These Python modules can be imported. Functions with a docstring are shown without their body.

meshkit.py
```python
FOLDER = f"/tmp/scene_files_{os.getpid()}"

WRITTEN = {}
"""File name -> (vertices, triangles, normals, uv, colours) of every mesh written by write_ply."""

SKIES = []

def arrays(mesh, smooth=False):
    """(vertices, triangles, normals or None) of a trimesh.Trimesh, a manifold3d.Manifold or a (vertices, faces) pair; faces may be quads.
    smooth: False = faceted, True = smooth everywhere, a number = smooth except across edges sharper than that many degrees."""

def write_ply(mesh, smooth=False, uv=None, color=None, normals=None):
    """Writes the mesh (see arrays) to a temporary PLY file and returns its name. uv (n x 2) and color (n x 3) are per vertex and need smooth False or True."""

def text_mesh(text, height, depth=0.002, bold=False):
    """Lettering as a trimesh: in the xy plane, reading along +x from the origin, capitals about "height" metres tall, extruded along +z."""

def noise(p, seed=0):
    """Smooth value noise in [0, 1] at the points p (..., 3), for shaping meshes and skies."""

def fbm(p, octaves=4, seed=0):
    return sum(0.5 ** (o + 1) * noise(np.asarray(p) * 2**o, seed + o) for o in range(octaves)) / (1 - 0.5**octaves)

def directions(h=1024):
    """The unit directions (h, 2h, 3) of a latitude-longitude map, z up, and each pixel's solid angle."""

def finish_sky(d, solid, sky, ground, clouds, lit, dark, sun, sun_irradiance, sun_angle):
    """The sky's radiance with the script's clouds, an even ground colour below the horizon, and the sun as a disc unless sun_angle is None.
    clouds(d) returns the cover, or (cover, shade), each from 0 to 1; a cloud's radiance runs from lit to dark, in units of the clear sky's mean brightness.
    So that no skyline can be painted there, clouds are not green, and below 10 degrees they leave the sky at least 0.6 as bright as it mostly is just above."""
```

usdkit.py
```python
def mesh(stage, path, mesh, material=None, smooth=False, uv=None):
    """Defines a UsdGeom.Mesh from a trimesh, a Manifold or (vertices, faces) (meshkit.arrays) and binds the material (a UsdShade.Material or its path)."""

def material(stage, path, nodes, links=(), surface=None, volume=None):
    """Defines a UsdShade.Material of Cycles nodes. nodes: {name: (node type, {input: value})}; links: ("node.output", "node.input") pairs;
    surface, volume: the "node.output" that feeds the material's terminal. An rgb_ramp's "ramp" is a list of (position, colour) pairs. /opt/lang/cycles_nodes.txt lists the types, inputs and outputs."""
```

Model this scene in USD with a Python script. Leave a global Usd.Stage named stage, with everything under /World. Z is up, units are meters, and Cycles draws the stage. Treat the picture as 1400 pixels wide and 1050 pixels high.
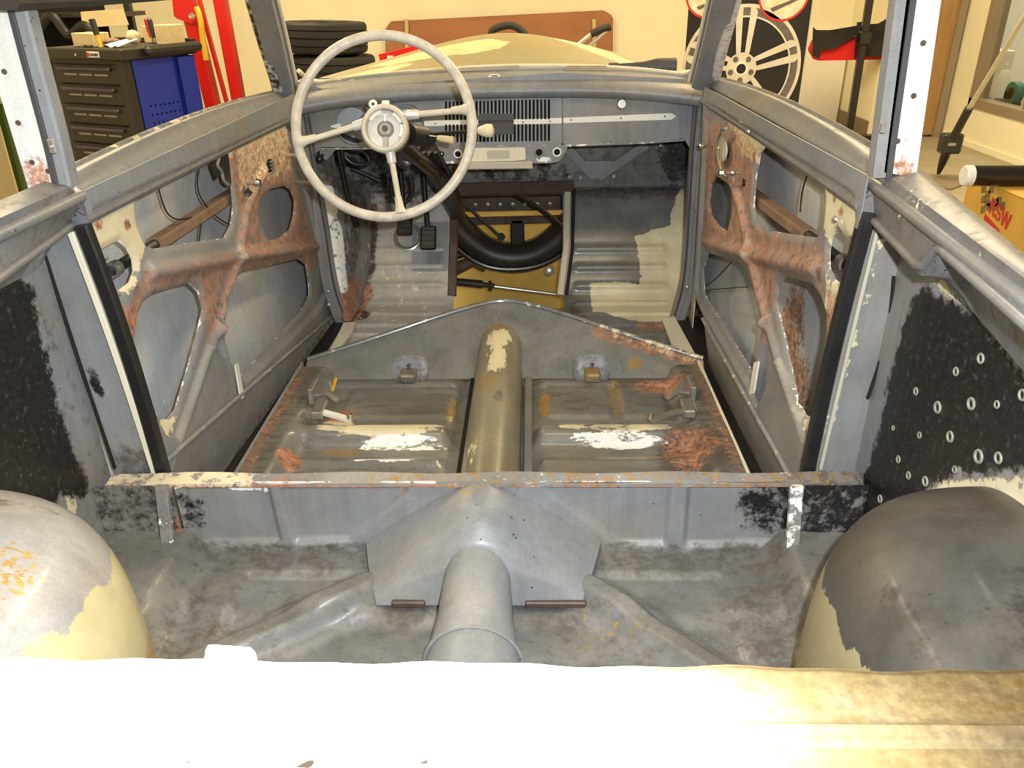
import math, numpy as np, trimesh, usdkit, meshkit, manifold3d, shapely
from shapely.geometry import Polygon, LineString, Point, box as sbox
from scipy.spatial import Delaunay
from pxr import Usd, UsdGeom, UsdLux, UsdShade, Gf, Sdf, Vt

stage = Usd.Stage.CreateInMemory()
UsdGeom.SetStageUpAxis(stage, UsdGeom.Tokens.z)
UsdGeom.SetStageMetersPerUnit(stage, 1.0)
UsdGeom.Xform.Define(stage, '/World'); UsdGeom.Scope.Define(stage, '/World/Looks')
rng = np.random.default_rng(7)

# ------------------------------------------------------------------ camera, lights, exposure
FPX = 1090.0; CAM = np.array([0.10, 0.0, 1.25]); PITCH, YAW, ROLL = 26.6, 1.7, 1.0
def _basis():
    p, y, r = map(math.radians, (PITCH, YAW, ROLL))
    f = np.array([-math.sin(y)*math.cos(p), math.cos(y)*math.cos(p), -math.sin(p)])
    a = np.array([math.cos(y), math.sin(y), 0]); u = np.cross(a, f)
    return f, a*math.cos(r)-u*math.sin(r), u*math.cos(r)+a*math.sin(r)
FWD, RGT, UPV = _basis()
cam = UsdGeom.Camera.Define(stage, '/World/camera')
m = np.eye(4); m[0, :3], m[1, :3], m[2, :3], m[3, :3] = RGT, UPV, -FWD, CAM
cam.AddTransformOp().Set(Gf.Matrix4d(m.tolist()))
cam.CreateHorizontalApertureAttr(36.0); cam.CreateVerticalApertureAttr(27.0)
cam.CreateFocalLengthAttr(36.0*FPX/1400); cam.CreateClippingRangeAttr(Gf.Vec2f(0.02, 100))
cam.CreateExposureAttr(0.0)

def ceiling_light(path, loc, w, h, power, col=(1, .80, .47)):
    l = UsdLux.RectLight.Define(stage, path); l.AddTranslateOp().Set(Gf.Vec3d(*loc))
    l.CreateWidthAttr(w); l.CreateHeightAttr(h); l.CreateIntensityAttr(power); l.CreateColorAttr(Gf.Vec3f(*col))
    return l
flash = UsdLux.SphereLight.Define(stage, '/World/camera_flash')           # the compact camera's own flash, beside the lens
flash.AddTranslateOp().Set(Gf.Vec3d(*(CAM + .065*RGT + .055*UPV + .0*FWD)))
flash.CreateRadiusAttr(.012); flash.CreateIntensityAttr(17500.0); flash.CreateColorAttr(Gf.Vec3f(.93, .975, 1.0))
ceiling_light('/World/workshop_lamp', (-2.2, 4.6, 3.15), .5, 3.0, 34.0)
ceiling_light('/World/workshop_lamp_001', (1.8, 4.6, 3.15), .5, 3.0, 34.0)
ceiling_light('/World/workshop_lamp_002', (-.2, .6, 3.15), 2.4, .5, 4.0)
ceiling_light('/World/side_room_lamp', (4.35, 8.0, 3.0), .8, 2.6, 10.0, (1, .93, .82))
dome = UsdLux.DomeLight.Define(stage, '/World/ambient'); dome.CreateIntensityAttr(.20); dome.CreateColorAttr(Gf.Vec3f(1, .85, .6))

# ------------------------------------------------------------------ helpers: places
def ray(px, py): return FWD + RGT*(px-700)/FPX - UPV*(py-525)/FPX
def at(px, py, **k):
    """the point of the plane x=, y= or z= seen at a pixel of the photograph"""
    d = ray(px, py); (a, v), = k.items(); i = 'xyz'.index(a)
    return CAM + d*(v-CAM[i])/d[i]
def atp(px, py, p0, n):
    d = ray(px, py); return CAM + d*(np.dot(np.subtract(p0, CAM), n)/np.dot(d, n))
def uvs(pts, **k):
    i = 'xyz'.index(list(k)[0]); keep = [j for j in range(3) if j != i]
    return [tuple(at(*p, **k)[keep]) for p in pts]
def lerp(a, b, t): return np.asarray(a)*(1-t)+np.asarray(b)*t
def sm(a, b, x): t = np.clip((np.asarray(x, float)-a)/(b-a), 0, 1); return t*t*(3-2*t)

# ------------------------------------------------------------------ helpers: prims
_used = {}
def numbered(parent, name):
    k = (parent, name); n = _used.get(k, 0); _used[k] = n+1
    return f'{parent}/{name}' if n == 0 else f'{parent}/{name}_{n:03d}'
def _cd(prim, **k):
    for a, b in k.items():
        if b: prim.SetCustomDataByKey(a, b)
def thing(name, label, category, loc=(0, 0, 0), group=None, rotz=0):
    x = UsdGeom.Xform.Define(stage, numbered('/World', name)); x.AddTranslateOp().Set(Gf.Vec3d(*map(float, loc)))
    if rotz: x.AddRotateZOp().Set(rotz)
    _cd(x.GetPrim(), label=label, category=category, group=group); ORG[str(x.GetPath())] = np.array(loc, float)
    return str(x.GetPath())
ORG = {}
def part(parent, name, mesh, mat, smooth=30, wear=None, label=None, local=False, **cd):
    """one Mesh under parent; mesh is given in world coordinates unless local"""
    path = numbered(parent or '/World', name)
    v, f, n = meshkit.arrays(mesh, smooth)
    root = '/'.join((parent or '/World').split('/')[:3])
    W = v.copy()
    if not local and root in ORG: v = v - ORG[root]
    g = usdkit.mesh(stage, path, (v, f), MAT[mat], False)
    if n is not None:
        g.CreateNormalsAttr(Vt.Vec3fArray.FromNumpy(n.astype(np.float32))); g.SetNormalsInterpolation('vertex')
    if wear is not None:
        a = np.zeros((len(W), 6))
        for ch, fn in wear:
            a[:, CH[ch]] = np.maximum(a[:, CH[ch]], fn(W))
        for nm, cols in (('wear', a[:, :3]), ('tint', a[:, 3:])):
            UsdGeom.PrimvarsAPI(g).CreatePrimvar(nm, Sdf.ValueTypeNames.Color3fArray, 'vertex').Set(Vt.Vec3fArray.FromNumpy(cols.astype(np.float32)))
    _cd(g.GetPrim(), label=label, **cd)
    return path
def single(name, mesh, mat, label, category, group=None, **k):
    return part(None, name, mesh, mat, label=label, category=category, group=group, **k)
CH = dict(rust=0, cream=1, black=2, white=3, ochre=4, grime=5)

# wear fields: functions of the world points
def patch(axes, poly, amt=.9, soft=.012):
    P = Polygon(poly).buffer(0); i, j = ('xyz'.index(c) for c in axes)
    def fn(W):
        p = shapely.points(W[:, i], W[:, j]); d = shapely.distance(p, P.boundary)*np.where(shapely.contains_xy(P, W[:, i], W[:, j]), 1, -1)
        return amt*sm(-soft, soft, d)
    return fn
def ppatch(pts, amt=.9, soft=.012, **k):
    i = list(k)[0]; return patch(''.join(c for c in 'xyz' if c != i), uvs(pts, **k), amt, soft)
def blob(c, r, amt=.9):
    c = np.array(c); r = np.broadcast_to(r, 3)
    return lambda W: amt*(1-sm(.45, 1.0, np.linalg.norm((W-c)/r, axis=1)))
def line(pts, w, amt=.9):
    L = LineString([tuple(p) for p in pts])
    def fn(W):
        best = np.full(len(W), 9.)
        for a, b in zip(pts[:-1], pts[1:]):
            a, b = np.array(a, float), np.array(b, float); t = np.clip(((W-a)@(b-a))/max(np.dot(b-a, b-a), 1e-9), 0, 1)
            best = np.minimum(best, np.linalg.norm(W-(a+t[:, None]*(b-a)), axis=1))
        return amt*(1-sm(.5*w, w, best))
    return fn
def allover(a): return lambda W: np.full(len(W), a)

# ------------------------------------------------------------------ helpers: shapes
def T(v, f): return trimesh.Trimesh(np.asarray(v, float), np.asarray(f, int), process=False)
def cat(*ms): return trimesh.util.concatenate([x for x in ms])
def grid_faces(nu, nv, flip=False):
    i = np.arange(nu*nv).reshape(nu, nv); a, b, c, d = i[:-1, :-1].ravel(), i[1:, :-1].ravel(), i[1:, 1:].ravel(), i[:-1, 1:].ravel()
    F = np.vstack([np.stack([a, b, c], 1), np.stack([a, c, d], 1)])
    return F[:, ::-1] if flip else F
def sheet(P, t=.0025, toward=None):
    """a plate with thickness from a grid of points (nu,nv,3); its face looks at 'toward'"""
    P = np.asarray(P, float); nu, nv = P.shape[:2]
    n = np.cross(np.gradient(P, axis=0), np.gradient(P, axis=1)); n /= np.maximum(np.linalg.norm(n, axis=2, keepdims=True), 1e-12)
    to = CAM if toward is None else np.asarray(toward)
    flip = np.sum((to-P)*n) < 0
    if flip: n = -n
    V = np.vstack([P.reshape(-1, 3), (P-n*t).reshape(-1, 3)]); N = nu*nv
    F = [grid_faces(nu, nv, flip), grid_faces(nu, nv, not flip)+N]
    i = np.arange(N).reshape(nu, nv)
    ring = np.concatenate([i[:, 0], i[-1, 1:], i[-2::-1, -1], i[0, -2:0:-1]]); r2 = np.roll(ring, -1)
    s = np.vstack([np.stack([ring, r2, r2+N], 1), np.stack([ring, r2+N, ring+N], 1)])
    F.append(s if flip else s[:, ::-1])
    return T(V, np.vstack(F))
def surf(fn, u, v):
    U, Vv = np.meshgrid(u, v, indexing='ij'); return np.asarray(fn(U, Vv))
def quad(a, b, c, d, nu=2, nv=2):
    """grid between a-b (one side) and d-c (other side)"""
    u, v = np.linspace(0, 1, nu), np.linspace(0, 1, nv); a, b, c, d = map(np.asarray, (a, b, c, d))
    return (1-u)[:, None, None]*((1-v)[None, :, None]*a+v[None, :, None]*d)+u[:, None, None]*((1-v)[None, :, None]*b+v[None, :, None]*c)
def resample(pts, h):
    L = LineString(list(pts)); n = max(2, int(math.ceil(L.length/h))+1)
    return np.array([L.interpolate(s, True).coords[0] for s in np.linspace(0, 1, n)])
def spline(pts, n=40, closed=False):
    from scipy.interpolate import CubicSpline
    p = np.asarray(pts, float); p = np.vstack([p, p[:1]]) if closed else p
    t = np.concatenate([[0], np.cumsum(np.linalg.norm(np.diff(p, axis=0), axis=1))])
    cs = CubicSpline(t, p, bc_type='periodic' if closed else 'natural'); q = cs(np.linspace(0, t[-1], n+closed))
    return q[:-1] if closed else q
def loft(secs, closed=True, caps=True):
    S = np.asarray(secs, float); n, k = S.shape[:2]; V = S.reshape(-1, 3); F = []
    kk = k if closed else k-1
    for i in range(n-1):
        for j in range(kk):
            a, b, c, d = i*k+j, i*k+(j+1) % k, (i+1)*k+(j+1) % k, (i+1)*k+j
            F += [(a, b, c), (a, c, d)]
    if caps and closed:
        V = np.vstack([V, S[0].mean(0), S[-1].mean(0)])
        for j in range(k):
            F += [(len(V)-2, (j+1) % k, j), (len(V)-1, (n-1)*k+j, (n-1)*k+(j+1) % k)]
    mm = T(V, F); trimesh.repair.fix_normals(mm) if closed else None
    return mm
def tube(path, r, n=10, caps=True, flat=1.0):
    p = np.asarray(path, float); r = np.broadcast_to(r, len(p)); d = np.gradient(p, axis=0); d /= np.linalg.norm(d, axis=1, keepdims=True)
    a = np.cross(d[0], [0, 0, 1.]) if abs(d[0][2]) < .95 else np.cross(d[0], [1., 0, 0]); a /= np.linalg.norm(a); S = []
    th = np.linspace(0, 2*np.pi, n, endpoint=False)
    for q, t, rr in zip(p, d, r):
        a = a-t*np.dot(a, t); a /= np.linalg.norm(a); b = np.cross(t, a)
        S.append(q+rr*(np.cos(th)[:, None]*a+np.sin(th)[:, None]*b*flat))
    return loft(S, True, caps)
def bar(path, w, h, up=(0, 0, 1)):
    """a rectangular bar with chamfered corners along a path"""
    p = np.asarray(path, float); d = np.gradient(p, axis=0); d /= np.linalg.norm(d, axis=1, keepdims=True); S = []
    c = .15*min(w, h); sec = [(-w/2+c, -h/2), (w/2-c, -h/2), (w/2, -h/2+c), (w/2, h/2-c), (w/2-c, h/2), (-w/2+c, h/2), (-w/2, h/2-c), (-w/2, -h/2+c)]
    for q, t in zip(p, d):
        a = np.cross(t, up); a /= np.linalg.norm(a); b = np.cross(a, t); S.append([q+x*a+y*b for x, y in sec])
    return loft(S)
def rbox(c, s, r=.004):
    """a box with chamfered edges, centre c, size s"""
    s = np.asarray(s, float)/2; r = min(r, .45*s.min()*2); q = []
    for sx in (-1, 1):
        for sy in (-1, 1):
            for sz in (-1, 1):
                for k in range(3):
                    o = s-r*.8; o[k] = s[k]; q.append(np.array([sx, sy, sz])*o)
    return T(*(lambda h: (h.vertices+np.asarray(c), h.faces))(trimesh.convex.convex_hull(np.array(q))))
def hullof(pts): return trimesh.convex.convex_hull(np.asarray(pts, float))
def lathe(prof, origin, axis, n=32):
    """prof: (radius, along) pairs; closed ring surface round the axis"""
    ax = np.asarray(axis, float); ax /= np.linalg.norm(ax); a = np.cross(ax, [0, 0, 1.]) if abs(ax[2]) < .9 else np.cross(ax, [1., 0, 0]); a /= np.linalg.norm(a); b = np.cross(ax, a)
    th = np.linspace(0, 2*np.pi, n, endpoint=False); o = np.asarray(origin, float)
    S = [[o+ax*h+max(r, 1e-5)*(math.cos(t)*a+math.sin(t)*b) for t in th] for r, h in prof]
    return loft(S, True, True)
def torus(c, axis, R, r, n=48, k=10, a0=None):
    ax = np.asarray(axis, float); ax /= np.linalg.norm(ax); a = np.cross(ax, [0, 0, 1.]) if abs(ax[2]) < .9 else np.cross(ax, [1., 0, 0]); a /= np.linalg.norm(a); b = np.cross(ax, a)
    V = []; 
    for t in np.linspace(0, 2*np.pi, n, endpoint=False):
        for s in np.linspace(0, 2*np.pi, k, endpoint=False):
            e = math.cos(t)*a+math.sin(t)*b; V.append(np.asarray(c)+e*(R+r*math.cos(s))+ax*r*math.sin(s))
    i = np.arange(n*k).reshape(n, k); q = np.roll(i, -1, 0); F = []
    F = np.vstack([np.stack([i, q, np.roll(q, -1, 1)], -1).reshape(-1, 3), np.stack([i, np.roll(q, -1, 1), np.roll(i, -1, 1)], -1).reshape(-1, 3)])
    mm = T(V, F); trimesh.repair.fix_normals(mm); return mm
def plate(poly, place, res=.01, t=.0025, relief=None, toward=None):
    """a sheet of any outline with holes: poly in (u,v); place(u,v,w) -> points, w along the face normal"""
    if isinstance(poly, (list, tuple)): poly = Polygon(poly)
    poly = poly.buffer(0); B = []
    for g in getattr(poly, 'geoms', [poly]):
        for ringg in [g.exterior, *g.interiors]:
            q = resample(ringg.coords, min(res*.7, ringg.length/8))[:-1]; B.append(q)
    nb = sum(map(len, B)); x0, y0, x1, y1 = poly.bounds
    gx, gy = np.meshgrid(np.arange(x0, x1, res), np.arange(y0, y1, res)); gx = gx + (np.arange(gx.shape[0]) % 2)[:, None]*res*.5
    inner = poly.buffer(-.45*res); k = shapely.contains_xy(inner, gx.ravel(), gy.ravel())
    P = np.vstack(B+[np.stack([gx.ravel()[k], gy.ravel()[k]], 1)])
    F = Delaunay(P).simplices; c = P[F].mean(1); F = F[shapely.contains_xy(poly, c[:, 0], c[:, 1])]
    ar = np.cross(P[F[:, 1]]-P[F[:, 0]], P[F[:, 2]]-P[F[:, 0]]); F = F[np.abs(ar) > 1e-12]; ar = ar[np.abs(ar) > 1e-12]; F[ar < 0] = F[ar < 0][:, ::-1]
    w = relief(P[:, 0], P[:, 1]) if relief is not None else np.zeros(len(P))
    A, Bk = place(P[:, 0], P[:, 1], w), place(P[:, 0], P[:, 1], w-t); N = len(P)
    e = np.vstack([F[:, [0, 1]], F[:, [1, 2]], F[:, [2, 0]]]); key = {tuple(x) for x in e.tolist()}
    ed = np.array([x for x in e.tolist() if (x[1], x[0]) not in key])
    s = np.vstack([np.stack([ed[:, 1], ed[:, 0], ed[:, 0]+N], 1), np.stack([ed[:, 1], ed[:, 0]+N, ed[:, 1]+N], 1)])
    mm = T(np.vstack([A, Bk]), np.vstack([F, F[:, ::-1]+N, s]))
    nn = np.cross(A[F[:, 1]]-A[F[:, 0]], A[F[:, 2]]-A[F[:, 0]]).sum(0)
    if np.dot(nn, (CAM if toward is None else np.asarray(toward))-A.mean(0)) < 0: mm.faces = mm.faces[:, ::-1]
    return mm
def smooth_poly(pts, r=.012): return Polygon(pts).buffer(0).buffer(-r).buffer(2*r).buffer(-r)
def onx(x, s): return lambda u, v, w: np.stack([np.full_like(u, x)+s*w, u, v], -1)       # u=y, v=z
def ony(y, s=-1): return lambda u, v, w: np.stack([u, np.full_like(u, y)+s*w, v], -1)    # u=x, v=z
def onz(z): return lambda u, v, w: np.stack([u, v, np.full_like(u, z)+w], -1)
def pdist(pts):
    L = LineString([tuple(p) for p in pts]); return lambda u, v: shapely.distance(shapely.points(u, v), L)

# ------------------------------------------------------------------ materials
MAT = {}
def plain(name, col, rough=.5, metal=0., bump=0., bscale=60, var=.12, vscale=6, spec=.5, coat=0., extra=None):
    nd = {'g': ('geometry', {}), 'n': ('noise_texture', {'scale': vscale, 'detail': 5, 'roughness': .6}),
          'r': ('rgb_ramp', {'ramp': [(.25, [c*(1-var) for c in col]), (.75, [min(1, c*(1+var)) for c in col])]}),
          'p': ('principled_bsdf', {'roughness': rough, 'metallic': metal, 'specular_ior_level': spec, 'coat_weight': coat})}
    ln = [('g.position', 'n.vector'), ('n.fac', 'r.fac'), ('r.color', 'p.base_color')]
    if bump:
        nd['n2'] = ('noise_texture', {'scale': bscale, 'detail': 4}); nd['b'] = ('bump', {'strength': bump, 'distance': .002})
        ln += [('g.position', 'n2.vector'), ('n2.fac', 'b.height'), ('b.normal', 'p.normal')]
    MAT[name] = usdkit.material(stage, '/World/Looks/'+name, nd, ln, 'p.BSDF')
def painted(name, base, rough=.42, coat=0., scratch=.0, mottle=.22, streak=(1, 1, 1), metal=0.0, cols=None, speck=.0):
    """sheet metal whose bare, rusted, painted and grimy patches lie where the wear and tint primvars say, with ragged noise edges"""
    C = dict(rust=(.40, .165, .085), cream=(.66, .60, .42), black=(.010, .0095, .010), white=(.86, .85, .83), ochre=(.29, .185, .06), grime=(.085, .072, .062)); C.update(cols or {})
    nd = {'g': ('geometry', {}), 'mp': ('mapping', {'scale': streak}), 'wa': ('attribute', {'attribute': 'wear'}), 'ta': ('attribute', {'attribute': 'tint'}),
          'ws': ('separate_xyz', {}), 'ts': ('separate_xyz', {}),
          'nb': ('noise_texture', {'scale': 7, 'detail': 6, 'roughness': .65, 'distortion': .4}),
          'nf': ('noise_texture', {'scale': 38, 'detail': 6, 'roughness': .72}),
          'nm': ('noise_texture', {'scale': 95, 'detail': 5, 'roughness': .7}),
          'rb': ('rgb_ramp', {'ramp': [(.28, [c*(1-mottle) for c in base]), (.5, base), (.72, [c*(1+mottle) for c in base])]}),
          'p': ('principled_bsdf', {'roughness': rough, 'coat_weight': coat, 'coat_roughness': .12, 'metallic': metal})}
    ln = [('g.position', 'mp.vector'), ('mp.vector', 'nb.vector'), ('mp.vector', 'nf.vector'), ('g.position', 'nm.vector'), ('wa.vector', 'ws.vector'), ('ta.vector', 'ts.vector'), ('nb.fac', 'rb.fac')]
    nd.update({'sp': ('mapping', {'scale': (70, 70, 5)}), 'sn': ('noise_texture', {'scale': 1.0, 'detail': 4}), 'sr': ('rgb_ramp', {'ramp': [(.3, (.93, .93, .93)), (.7, (1.06, 1.06, 1.06))]}), 'sx': ('mix_color', {'blend_type': 'multiply', 'fac': 1.0, 'use_clamp': False, 'use_clamp_result': False}),
               'hn': ('noise_texture', {'scale': 4.2, 'detail': 5, 'roughness': .6}), 'hr': ('rgb_ramp', {'ramp': [(.34, (1.10, .99, .83)), (.5, (1, 1, 1)), (.66, (.90, .98, 1.08))]}), 'hx': ('mix_color', {'blend_type': 'multiply', 'fac': .8, 'use_clamp': False, 'use_clamp_result': False}),
               'gn': ('noise_texture', {'scale': 240, 'detail': 3}), 'gr': ('rgb_ramp', {'ramp': [(.3, (.92, .92, .92)), (.7, (1.07, 1.07, 1.07))]}), 'gx': ('mix_color', {'blend_type': 'multiply', 'fac': 1.0, 'use_clamp': False, 'use_clamp_result': False}),
               'vo': ('voronoi_texture', {'scale': 58}), 'vl': ('math', {'math_type': 'less_than', 'value2': .10}), 'vn': ('math', {'math_type': 'greater_than', 'value2': 2.0 if name in ('ledge_paint', 'pillar_paint', 'hood_paint') else .57}), 'vm': ('math', {'math_type': 'multiply'}), 'vx': ('mix_color', {'b': (.03, .024, .02)})})
    ln += [('g.position', 'sp.vector'), ('sp.vector', 'sn.vector'), ('sn.fac', 'sr.fac'), ('rb.color', 'sx.a'), ('sr.color', 'sx.b'), ('g.position', 'hn.vector'), ('hn.fac', 'hr.fac'), ('sx.result', 'hx.a'), ('hr.color', 'hx.b'),
           ('g.position', 'gn.vector'), ('gn.fac', 'gr.fac'), ('hx.result', 'gx.a'), ('gr.color', 'gx.b'), ('g.position', 'vo.vector'), ('vo.distance', 'vl.value1'), ('hn.fac', 'vn.value1'), ('vl.value', 'vm.value1'), ('vn.value', 'vm.value2'), ('vm.value', 'vx.fac'), ('gx.result', 'vx.a')]
    prev = 'vx.result'
    AMP = .6 if name == 'ledge_paint' else 1.7
    order = [('grime', 'ts.z', 'nf'), ('cream', 'ws.y', 'nf'), ('white', 'ts.x', 'nf'), ('rust', 'ws.x', 'nm'), ('ochre', 'ts.y', 'nm'), ('black', 'ws.z', 'nf')]
    for k, src, nz in order:
        soft = .24 if k in ('grime', 'rust') else (.42 if name == 'ledge_paint' else .16 if k == 'black' else .06)
        nd.update({'a'+k: ('math', {'math_type': 'multiply_add', 'value2': AMP, 'value3': -AMP/2}), 's'+k: ('math', {'math_type': 'add'}),
                   'm'+k: ('map_range', {'range_type': 'smoothstep', 'from_min': .5-soft, 'from_max': .5+soft, 'clamp': True}),
                   'c'+k: ('mix_color', {'b': C[k]}), 'v'+k: ('rgb_ramp', {'ramp': [(.36, (.11, .058, .042)), (.50, C[k]), (.66, (.50, .27, .17))] if k == 'rust' else [(.38, (.006, .0055, .006)), (.58, (.013, .012, .012)), (.68, (.075, .068, .06))] if k == 'black' else [(.3, [x*.78 for x in C[k]]), (.7, [min(1, x*1.2) for x in C[k]])]})})
        ln += [(nz+'.fac', 'a'+k+'.value1'), ('a'+k+'.value', 's'+k+'.value1'), (src, 's'+k+'.value2'), ('s'+k+'.value', 'm'+k+'.value'), ('m'+k+'.result', 'c'+k+'.fac'), (prev, 'c'+k+'.a'), ('nb.fac' if k in ('cream', 'white') else 'nm.fac' if k == 'black' else 'nf.fac', 'v'+k+'.fac'), ('v'+k+'.color', 'c'+k+'.b')]
        prev = 'c'+k+'.result'
    # rust, black tar and bare patches are duller than the primer
    nd.update({'rg': ('math', {'math_type': 'maximum'}), 'rm': ('map_range', {'from_min': 0, 'from_max': 1, 'to_min': rough, 'to_max': .75, 'clamp': True}), 'bp': ('bump', {'strength': .14, 'distance': .0016}),
               'bs': ('math', {'math_type': 'multiply_add', 'value2': .35}),})
    ln += [(prev, 'p.base_color'), ('mrust.result', 'rg.value1'), ('mgrime.result', 'rg.value2'), ('rg.value', 'rm.value'), ('rm.result', 'p.roughness'),
           ('nf.fac', 'bs.value1'), ('mcream.result', 'bs.value3'), ('bs.value', 'bp.height'), ('bp.normal', 'p.normal')]
    if coat:
        nd['cw'] = ('map_range', {'from_min': 0, 'from_max': 1, 'to_min': coat, 'to_max': 0, 'clamp': True}); ln += [('rg.value', 'cw.value'), ('cw.result', 'p.coat_weight')]
    MAT[name] = usdkit.material(stage, '/World/Looks/'+name, nd, ln, 'p.BSDF')
painted('grey_primer', (.225, .230, .240), .40)
painted('toe_paint', (.46, .435, .40), .42, mottle=.2, cols=dict(grime=(.06, .04, .03)))
painted('rail_primer', (.165, .165, .168), .42, mottle=.25)
painted('floor_primer', (.155, .157, .155), .38, coat=.1, mottle=.35)
painted('grey_primer_glossy', (.17, .172, .165), .32, coat=.25, mottle=.35)
painted('pan_paint', (.17, .168, .155), .32, coat=.3, mottle=.4, streak=(.4, 1, 1))
painted('tunnel_paint', (.20, .185, .13), .36, coat=.25, mottle=.35, streak=(1, .28, 1))
painted('door_skin', (.55, .57, .59), .5, mottle=.15, cols=dict(rust=(.34, .15, .045)))
painted('arch_smoky', (.062, .058, .052), .5, coat=.08, mottle=.5, cols=dict(cream=(.30, .26, .15), ochre=(.26, .17, .04), grime=(.024, .020, .017), white=(.13, .12, .11)))
painted('arch_paint', (.34, .33, .325), .38, coat=.2, mottle=.25, cols=dict(white=(.30, .285, .28), cream=(.56, .49, .27), ochre=(.42, .27, .07)))
painted('ledge_paint', (.78, .74, .62), .45, mottle=.1, cols=dict(ochre=(.048, .029, .008), cream=(.27, .20, .085), grime=(.03, .018, .008), rust=(.32, .15, .06)))
painted('pillar_paint', (.66, .64, .62), .45, mottle=.1, cols=dict(black=(.02, .019, .02)))
painted('hood_paint', (.34, .29, .16), .5, mottle=.06, cols=dict(cream=(.74, .64, .34)))
plain('dark_tar', (.012, .011, .011), .5, bump=.4, bscale=90, var=.5)
plain('black_rubber', (.012, .012, .013), .42, bump=.35, bscale=120, var=.4)
plain('black_paint', (.010, .010, .011), .30, var=.3, coat=.12)
plain('ivory', (.60, .55, .45), .35, var=.14, vscale=20, bump=.12, bscale=220)
plain('ivory_chipped', (.57, .53, .46), .38, var=.25, vscale=45, bump=.2, bscale=160)
plain('knob_ivory', (.78, .70, .48), .3, var=.05)
plain('chrome', (.75, .74, .72), .14, metal=1, var=.05)
plain('bare_steel', (.62, .62, .61), .38, metal=.25, var=.12, vscale=40)
plain('dull_metal', (.42, .41, .39), .36, metal=.75, var=.25, vscale=30, bump=.15)
plain('white_part', (.80, .79, .74), .4, var=.05)
plain('cream_paint', (.74, .69, .54), .42, var=.08)
plain('beige_tray', (.50, .47, .38), .42, var=.1)
plain('dark_metal', (.022, .019, .017), .42, var=.5, vscale=14, bump=.3, bscale=70)
plain('rusty_dark', (.075, .05, .038), .55, var=.5, vscale=16, bump=.4, bscale=60)
plain('brown_felt', (.20, .125, .08), .9, var=.25, vscale=30, bump=.5, bscale=160)
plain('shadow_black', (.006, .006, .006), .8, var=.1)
plain('wire_black', (.01, .01, .01), .5, var=.1)
plain('weld_ring', (.26, .24, .20), .6, var=.3, vscale=40)
plain('duct_grey', (.055, .055, .06), .5, var=.1)
plain('headliner', (.03, .024, .02), .8, var=.2)
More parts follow.
